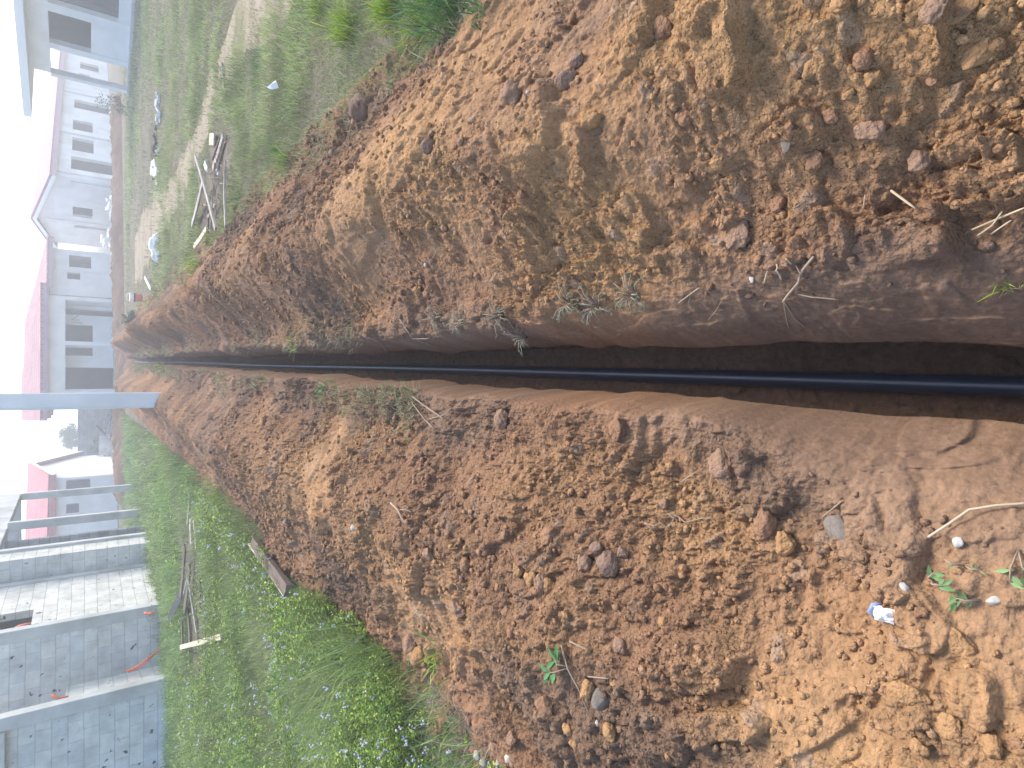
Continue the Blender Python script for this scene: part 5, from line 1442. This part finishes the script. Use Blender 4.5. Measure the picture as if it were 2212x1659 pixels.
strand([(1398, 1128), (1420, 1135), (1432, 1128), (1448, 1138), (1458, 1130), (1462, 1118), (1450, 1108), (1472, 1115), (1486, 1127), (1500, 1124), (1524, 1118), (1548, 1118)], .0016, RT, None, root=rt, part='main_root', lift=.012)
strand([(1398, 1128), (1410, 1140), (1424, 1146)], .0012, RT, None, root=rt, part='root_tail', lift=.01)
rt = thing('root', 'straight forked root sticking out of the middle of the left bank', 'root', on_ground(870, 1110))
strand([(854, 1085), (870, 1100), (880, 1118), (893, 1135)], .005, RT, None, root=rt, part='main_root', lift=.02)
strand([(872, 1100), (884, 1100), (898, 1106)], .003, RT, None, root=rt, part='root_tail', lift=.015)
rt = thing('twig', 'thin brown twig net beside the trench on the left bank', 'twig', on_ground(935, 880))
strand([(900, 857), (925, 876), (945, 888), (968, 905)], .0035, RT, None, root=rt, part='stem', lift=.02)
strand([(898, 870), (925, 905), (945, 925)], .0025, RT, None, root=rt, part='side_stem', lift=.02)
strand([(934, 905), (965, 896), (984, 880)], .0025, RT, None, root=rt, part='side_stem', lift=.015)
strand([(1228, 1402), (1238, 1440), (1262, 1484), (1287, 1542)], .0022, RT, 'long thin dry stalk running down the left bank to the grey pointed stone', 'dry_stalk', 'stalk', lift=.02)
strand([(1240, 1382), (1282, 1402)], .0026, RT, 'short dry stalk just above the dark seedling', 'dry_stalk', 'stalk', lift=.015)
strand([(1280, 1458), (1325, 1462)], .0022, RT, 'short dry stalk sticking out beside the dark seedling', 'dry_stalk', 'stalk', lift=.015)
strand([(1222, 1390), (1228, 1430)], .0026, RT, 'dry stalk end on the outer side of the dark seedling', 'dry_stalk', 'stalk', lift=.012)
strand([(1783, 1115), (1828, 1078)], .0018, RT, 'fine straight root above the flat grey stone', 'root', 'root', lift=.01)
strand([(1478, 1040), (1512, 1018)], .0022, RT, 'short pale root near the lip on the left bank', 'root', 'root', lift=.012)
strand([(1475, 655), (1498, 638), (1520, 622)], .0024, RT, 'slanting dry stalk by the nearest creeping weed', 'dry_stalk', 'stalk', lift=.015)
strand([(1495, 655), (1500, 632)], .0020, RT, 'short stub crossing the slanting stalk by the creeping weed', 'dry_stalk', 'stalk', lift=.012)
strand([(1533, 692), (1550, 672), (1562, 650)], .0012, RT, 'hair-thin root curling on the smooth right lip', 'root', 'root')
strand([(1085, 700), (1110, 722), (1150, 742)], .0020, RT, 'thin root trailing from the drooping weed', 'root', 'root')
strand([(905, 735), (935, 745), (955, 752)], .003, RT, 'dry stem on the right lip near the bare-rooted weed', 'dry_stalk', 'stalk', lift=.01)
strand([(790, 725), (830, 740), (842, 762)], .003, RT, 'thin twig leaning over the trench from the right', 'twig', 'twig', lift=.02)
strand([(870, 690), (890, 720), (898, 732), (935, 732)], .003, RT, 'bent dry stalk on the lower right slope', 'dry_stalk', 'stalk', lift=.015)

# crumpled wrapper
def wrapper():
    p = on_ground(1915, 1325); root = thing('wrapper', 'crumpled white and bluish plastic wrapper half buried in the near left bank', 'litter', p)
    me = bpy.data.meshes.new('crumple'); bm = bmesh.new(); bmesh.ops.create_grid(bm, x_segments=14, y_segments=12, size=0.5)
    g = np.random.default_rng(5)
    for v in bm.verts:
        x, y = v.co.x, v.co.y
        z = .5 * max(0, 1 - 3.2 * (x * x + y * y)) + .22 * float(vn(x * 5, y * 5, 3)) + .12 * float(vn(x * 11, y * 11, 4))
        v.co = Vector((p.x + x * .030, p.y + y * .040, p.z + .010 + z * .030))
    bm.to_mesh(me); bm.free(); o = link_mesh('sheet', me, MAT['plastic_white'], root)
    md = o.modifiers.new('t', 'SOLIDIFY'); md.thickness = .0008
    m = MB(); m.tube([p + Vector((-.012, .018, .012)), p + Vector((.0, .026, .018)), p + Vector((.014, .022, .010)), p + Vector((.02, .008, .004))], [.003, .005, .005, .002], 8)
    m.build('blue_edge', mat_noise('blue_print', (0.16, 0.20, 0.34), (0.30, 0.36, 0.52), 20.0, .4), root, smooth=True)
wrapper()
def paper():
    p = on_ground(617, 190); me = bpy.data.meshes.new('scrap')
    pts = [(-.045, .08), (.0, .15), (.05, .06), (.055, -.03), (.0, -.13), (-.05, -.05)]
    V = [(p.x + a * .6, p.y + b * .6, p.z + .10 + .025 * math.sin(i * 2.1) + b * .15) for i, (a, b) in enumerate(pts)]
    V.append((p.x, p.y, p.z + .13)); V2_ = [(a, b, c - .003) for a, b, c in V]
    Fc = [(i, (i + 1) % 6, 6) for i in range(6)] + [(7 + (i + 1) % 6, 7 + i, 13) for i in range(6)] + [(i, 7 + i, 7 + (i + 1) % 6, (i + 1) % 6) for i in range(6)]
    me.from_pydata(V + V2_, [], Fc); o = link_mesh('paper_scrap', me, MAT['plastic_white']); tag(o, 'white scrap of paper caught in the grass right of the right bank', 'paper')
paper()

# ------------------------------------------------------------------ boards and piles
def plank(a, b, wpx, mat, label, za=.03, zb=.03, th=.025, name='plank', cat='plank', roll=0.0, group=None):
    A = on_ground(*a); B = on_ground(*b); A.z += za; B.z += zb
    dep = ((A + B) / 2 - Vector((0, 0, CAMZ))).dot(fwd); w = wpx / F * dep
    if 'left scrap' in label: w *= 1.0 if 'cream' in label else 1.6; A.z += .07; B.z += .07
    d = B - A; L = d.length; d.normalize(); side = d.cross(Vector((0, 0, 1))).normalized(); up = side.cross(d)
    rot = Matrix((d, side, up)).transposed() @ Matrix.Rotation(roll, 3, 'X')
    me = bpy.data.meshes.new(name); bm = bmesh.new()
    bmesh.ops.create_cube(bm, size=1.0); bmesh.ops.scale(bm, vec=(L, w, th), verts=bm.verts)
    bmesh.ops.subdivide_edges(bm, edges=[e for e in bm.edges if abs((e.verts[0].co - e.verts[1].co).x) > L * .5], cuts=7, use_grid_fill=True)
    bend = random.uniform(-.012, .012)
    for v in bm.verts:
        k = v.co.x / L; v.co.z += bend * (1 - 4 * k * k) + random.uniform(-.001, .001); v.co.y += random.uniform(-.0015, .0015)
        if abs(k) > .49: v.co.x += random.uniform(-.015, .015)
    bmesh.ops.bevel(bm, geom=[e for e in bm.edges if len(e.link_faces) == 2 and e.calc_face_angle(0) > 1.0], offset=.002, segments=1, affect='EDGES')
    bm.to_mesh(me); bm.free()
    o = link_mesh(name, me, mat); o.matrix_world = Matrix.Translation((A + B) / 2) @ rot.to_4x4()
    return tag(o, label, cat, group)
WG, WD, WP = MAT['wood_grey'], MAT['wood_dark'], MAT['wood_pale']
plank((447, 341), (489, 499), 9, WG, 'longest pale plank lying across the right scrap pile', .16, .10)
plank((462, 396), (427, 488), 15, WG, 'broad grey board leaning off the outer side of the right scrap pile', .14, .08)
plank((496, 352), (499, 490), 8, WG, 'straight grey lath along the bank side of the right scrap pile', .05, .05)
plank((442, 376), (446, 420), 4, WG, 'thin lath at the outer edge of the right scrap pile', .08, .08, .015)
plank((464, 495), (439, 535), 12, WP, 'short pale board at the far end of the right scrap pile', .10, .12)
plank((490, 294), (471, 366), 15, WG, 'weathered wide board at the near end of the right scrap pile', .04, .06)
plank((476, 440), (462, 470), 7, WG, 'short stick crossing under the longest pale plank', .05, .07)
plank((464, 500), (466, 425), 4, WG, 'thin broken slat inside the right scrap pile', .06, .04, .015)
plank((455, 455), (457, 515), 6, WD, 'dark slat sticking out toward the grass from the right scrap pile', .04, .05)
plank((462, 303), (472, 303), 24, WP, 'small pale board piece on the path side before the right scrap pile', .05, .05)
plank((481, 300), (466, 345), 6, WD, 'narrow dark batten beside the weathered wide board', .03, .04)
plank((466, 355), (468, 370), 14, MAT['plastic_white'], 'white board scrap on the right scrap pile', .14, .12, .012, 'board_scrap', 'board')
plank((490, 368), (490, 382), 14, mat_noise('pale_blue', (0.42, 0.52, 0.68), (0.52, 0.62, 0.76), 4.0), 'pale blue plastic scrap on the right scrap pile', .12, .10, .012, 'plastic_scrap', 'plastic')
plank((485, 140), (490, 205), 6, WG, 'lone thin board half hidden in grass beside the dirt path', .03, .03)
def brush(x, y, n, rad, label, seed):
    g = np.random.default_rng(seed); p = on_ground(x, y); root = thing('brushwood', label, 'brushwood', p)
    for i in range(n):
        a = g.uniform(0, 6.28); c = Vector((p.x + g.normal(0, rad * .5), p.y + g.normal(0, rad), p.z + g.uniform(.03, .16))); L = g.uniform(.2, .55) * rad * 1.6
        d = Vector((math.cos(a), math.sin(a), g.uniform(-.3, .4))); pts = [c + d * L * (t - .5) + Vector(tuple(g.normal(0, .02, 3))) for t in (0, .33, .66, 1)]
        m = MB(); m.tube(pts, [.006, .006, .005, .003], 5); m.build('stick', MAT['root'], root, smooth=True)
brush(480, 440, 34, .5, 'tangle of dry sticks under the planks of the right scrap pile', 3)
brush(430, 1250, 14, .5, 'few dry sticks among the boards of the left scrap pile', 4)
plank((430, 1117), (432, 1172), 8, WP, 'pale board at the far end of the left scrap pile', .05, .05)
plank((437, 1120), (441, 1185), 7, WP, 'second pale board beside the far end board of the left scrap pile', .05, .04)
plank((421, 1178), (414, 1284), 13, WD, 'long dark board on the building side of the left scrap pile', .08, .10)
plank((432, 1215), (415, 1285), 5, WG, 'pale-edged lath lying on the long dark board', .14, .14, .02)
plank((440, 1222), (423, 1315), 13, WD, 'brown board in the middle of the left scrap pile', .12, .10)
plank((439, 1245), (449, 1361), 7, WG, 'grey lath slanting over the left scrap pile toward the bank', .14, .08)
plank((450, 1240), (449, 1330), 17, WD, 'wide dark board on the bank side of the left scrap pile', .05, .05)
plank((413, 1335), (412, 1400), 9, WD, 'dark board at the near end of the left scrap pile', .07, .06)
plank((424, 1310), (428, 1385), 14, WD, 'brown board next to the near end of the left scrap pile', .06, .05)
plank((414, 1393), (501, 1370), 11, WP, 'cream board laid crosswise at the near end of the left scrap pile', .10, .05)
plank((412, 1285), (392, 1335), 16, MAT['plastic_black'], 'black plastic sheet piece beside the left scrap pile', .10, .14, .01, 'plastic_sheet', 'plastic sheet')
plank((430, 1055), (424, 1130), 5, WG, 'lone grey lath lying in the grass beyond the left scrap pile', .06, .06)
plank((568, 1168), (648, 1272), 24, WD, 'dark weathered plank with a pale edge on the outer rim of the left bank', .09, .09, .05, roll=.2)
plank((562, 1172), (640, 1280), 4, WP, 'pale split batten lying against the dark plank on the rim of the left bank', .10, .10, .03)
plank((323, 600), (337, 625), 6, MAT['plastic_white'], 'white lath lying in the grass near the far right bank', .12, .12, .02)

# ------------------------------------------------------------------ far odds and ends
def sack(x, y, r, label, Y, seed):
    p = at_depth(x, y, Y); p.z = 0
    o = bpy.data.objects.new('sack', clod_mesh('sack', MAT['plastic_white'], seed, .55, 4, .5)); col.objects.link(o)
    o.scale = (r * 1.3, r, r * .9); o.location = (p.x, p.y, r * .30); tag(o, label, 'sack')
sack(325, 530, .32, 'largest white sack on the bare ground before the middle house', 17.4, 91)
sack(331, 552, .27, 'white sack slumped beside the largest one', 16.9, 92)
sack(328, 512, .20, 'small white sack on the right of the row of sacks', 17.3, 93)
def bucket():
    p = at_depth(296, 643, 23.0); p.z = 0
    root = thing('bucket', 'orange bucket with a pale tub on top standing by the far dirt', 'bucket', p)
    m = MB(); m.tube([p + Vector((0, 0, .0)), p + Vector((0, 0, .19))], [.11, .13], 20); m.build('lower_bucket', MAT['orange_red'], root, smooth=False)
    m = MB(); m.tube([p + Vector((0, 0, .193)), p + Vector((0, 0, .235))], [.14, .14], 20); m.build('dark_band', MAT['plastic_black'], root)
    m = MB(); m.tube([p + Vector((0, 0, .238)), p + Vector((0, 0, .35))], [.12, .14], 20); m.build('upper_tub', MAT['plastic_white'], root)
    m = MB(); m.tube([p + Vector((-.14, 0, .33)), p + Vector((-.09, -.02, .42)), p + Vector((.09, -.02, .42)), p + Vector((.14, 0, .33))], .007, 6); m.build('handle', MAT['plastic_white'], root)
bucket()
def foliage_blob(name, label, cat, p, size, n, leaf, cols, seed, trunk=None, kind='bush'):
    g = np.random.default_rng(seed); root = thing(name, label, cat, p)
    cl = g.normal(0, 1, (14, 3)); cl /= np.linalg.norm(cl, axis=1)[:, None]; cl *= g.uniform(.25, .95, (14, 1)); rr = g.uniform(.25, .5, 14)
    i = g.integers(0, 14, n); d = g.normal(0, 1, (n, 3)); d /= np.linalg.norm(d, axis=1)[:, None]
    q = cl[i] + d * rr[i][:, None] * g.uniform(.5, 1.05, (n, 1))
    P = np.array(p)[None] + q * np.array(size)[None] * .5; P[:, 2] += size[2] * .5 + (trunk or 0)
    P[:, 2] = np.maximum(P[:, 2], .02)
    la = g.normal(0, 1, (n, 3)); la[:, 2] *= .5
    leaves('crown' if trunk else 'foliage', P, g.uniform(.7, 1.3, n) * leaf, g.uniform(.5, .9, n) * leaf * .7, la, g.normal(0, 1, (n, 3)), pal(cols, n, g), parent=root)
    m = MB()
    base = Vector(p); hh = (trunk or 0) + size[2] * .45
    m.tube([base - Vector((0, 0, .05)), base + Vector((.03 * hh, 0, hh * .5)), base + Vector((0, 0, hh))], [.035 * hh, .028 * hh, .014 * hh], 8)
    for k in range(6):
        e = Vector(tuple(cl[k] * np.array(size) * .4)) + base + Vector((0, 0, size[2] * .5 + (trunk or 0))); s0 = base + Vector((0, 0, hh * .6)); m.tube([s0, (s0 + e) / 2 + Vector((0, 0, .05)), e], [.014 * hh, .010 * hh, .004 * hh], 6)
    m.build('trunk' if trunk else 'stems', MAT['bark'], root, smooth=True)
    return root
DT = [(0.045, 0.085, 0.045), (0.065, 0.115, 0.055), (0.035, 0.065, 0.04)]
t = at_depth(185, 940, 72.0)
foliage_blob('tree', 'small round-crowned tree showing above the dark block wall', 'tree', (t.x, t.y, 0), (2.2, 2.0, 2.0), 2600, .20, [(0.05, 0.11, 0.04), (0.08, 0.14, 0.06)], 1, trunk=1.75)
t = at_depth(215, 942, 54.0); t2 = at_depth(215, 965, 54.0)
foliage_blob('bush', 'green bush growing against the dark block wall', 'bush', (t2.x, t2.y, 0), (1.7, 1.2, 1.1), 1100, .14, DT, 2)
t = at_depth(230, 222, 26.6)
foliage_blob('bush', 'tall leaning shrub in front of the open-bayed house column', 'bush', (t.x, t.y, 0), (.7, .6, 1.2), 420, .075, [(0.10, 0.13, 0.08), (0.13, 0.16, 0.10)], 3)
t = at_depth(240, 690, 24.0)
foliage_blob('bush', 'low dark weed clump where the right bank ends', 'bush', (on_z(302, 695).x, on_z(302, 695).y, 0), (.9, .7, .45), 700, .08, DT, 4)
def slabs():
    for i, (x, y, rz, tl, lb) in enumerate(((236, 948, .2, .9, 'grey concrete slab leaning on the rubble before the block wall'), (240, 962, -.1, 1.0, 'second leaning concrete slab, nearer the white gable'))):
        p = at_depth(x, y, 46.0); m = MB(); rot = Matrix.Rotation(rz, 3, 'Z') @ Matrix.Rotation(tl, 3, 'X'); m.box((p.x, p.y, .42), (1.15 + .1 * i, .95, .07), rot)
        tag(m.build('concrete_slab', MAT['concrete'], None, bevel=.01), lb, 'slab')
    p = at_depth(235, 938, 45.6); m = MB(); m.box((p.x, p.y, .5), (.10, .10, 1.5), Matrix.Rotation(.9, 3, 'Y')); tag(m.build('timber_post', WD, None, bevel=.005), 'dark timber post leaning across the rubble before the block wall', 'post')
slabs()
def rubble(name, x, y, Y, n, sx, sz, mat, seed, label):
    g = np.random.default_rng(seed); p = at_depth(x, y, Y); m = MB()
    for i in range(n):
        a = g.normal(0, 1); s = g.uniform(.06, .24) * (.6 if sz < .11 else 1); rot = Matrix.Rotation(g.uniform(0, 6), 3, 'Z') @ Matrix.Rotation(g.uniform(-.8, .8), 3, 'X')
        m.box((p.x + a * sx, p.y + g.normal(0, .3), max(.05, sz * math.exp(-a * a) * g.random() + .05)), (s * 1.6, s, s * .5), rot, s * .12)
    o = m.build(name, mat, None); tag(o, kind='stuff')
rubble('broken_block_rubble', 245, 918, 45.0, 90, 1.1, .55, MAT['concrete'], 1, '')
rubble('broken_block_rubble', 240, 448, 39.5, 80, .9, .55, MAT['plaster'], 2, '')
rubble('broken_block_rubble', 240, 525, 38.2, 80, .8, .8, MAT['plaster'], 3, '')
rubble('scattered_rubbish', 292, 232, 17.0, 12, .35, .04, MAT['concrete'], 4, '')
rubble('scattered_rubbish', 294, 335, 17.5, 10, .3, .05, MAT['plaster'], 5, '')
rubble('scattered_rubbish', 292, 305, 18.0, 20, .3, .07, MAT['bark'], 6, '')

# ------------------------------------------------------------------ haze
def haze():
    m = bpy.data.materials.new('haze'); m.use_nodes = True; nt = m.node_tree
    for n in list(nt.nodes):
        if n.type == 'BSDF_PRINCIPLED': nt.nodes.remove(n)
    v = N(nt, 'ShaderNodeVolumePrincipled'); v.inputs['Color'].default_value = (0.93, 0.96, 1.0, 1); v.inputs['Density'].default_value = 0.0070; v.inputs['Anisotropy'].default_value = 0.4
    nt.links.new(v.outputs[0], nt.nodes['Material Output'].inputs['Volume'])
    b = MB(); b.box((0, 170, 3.4), (620, 476, 10.8)); o = b.build('haze', m); o['kind'] = 'stuff'
haze()
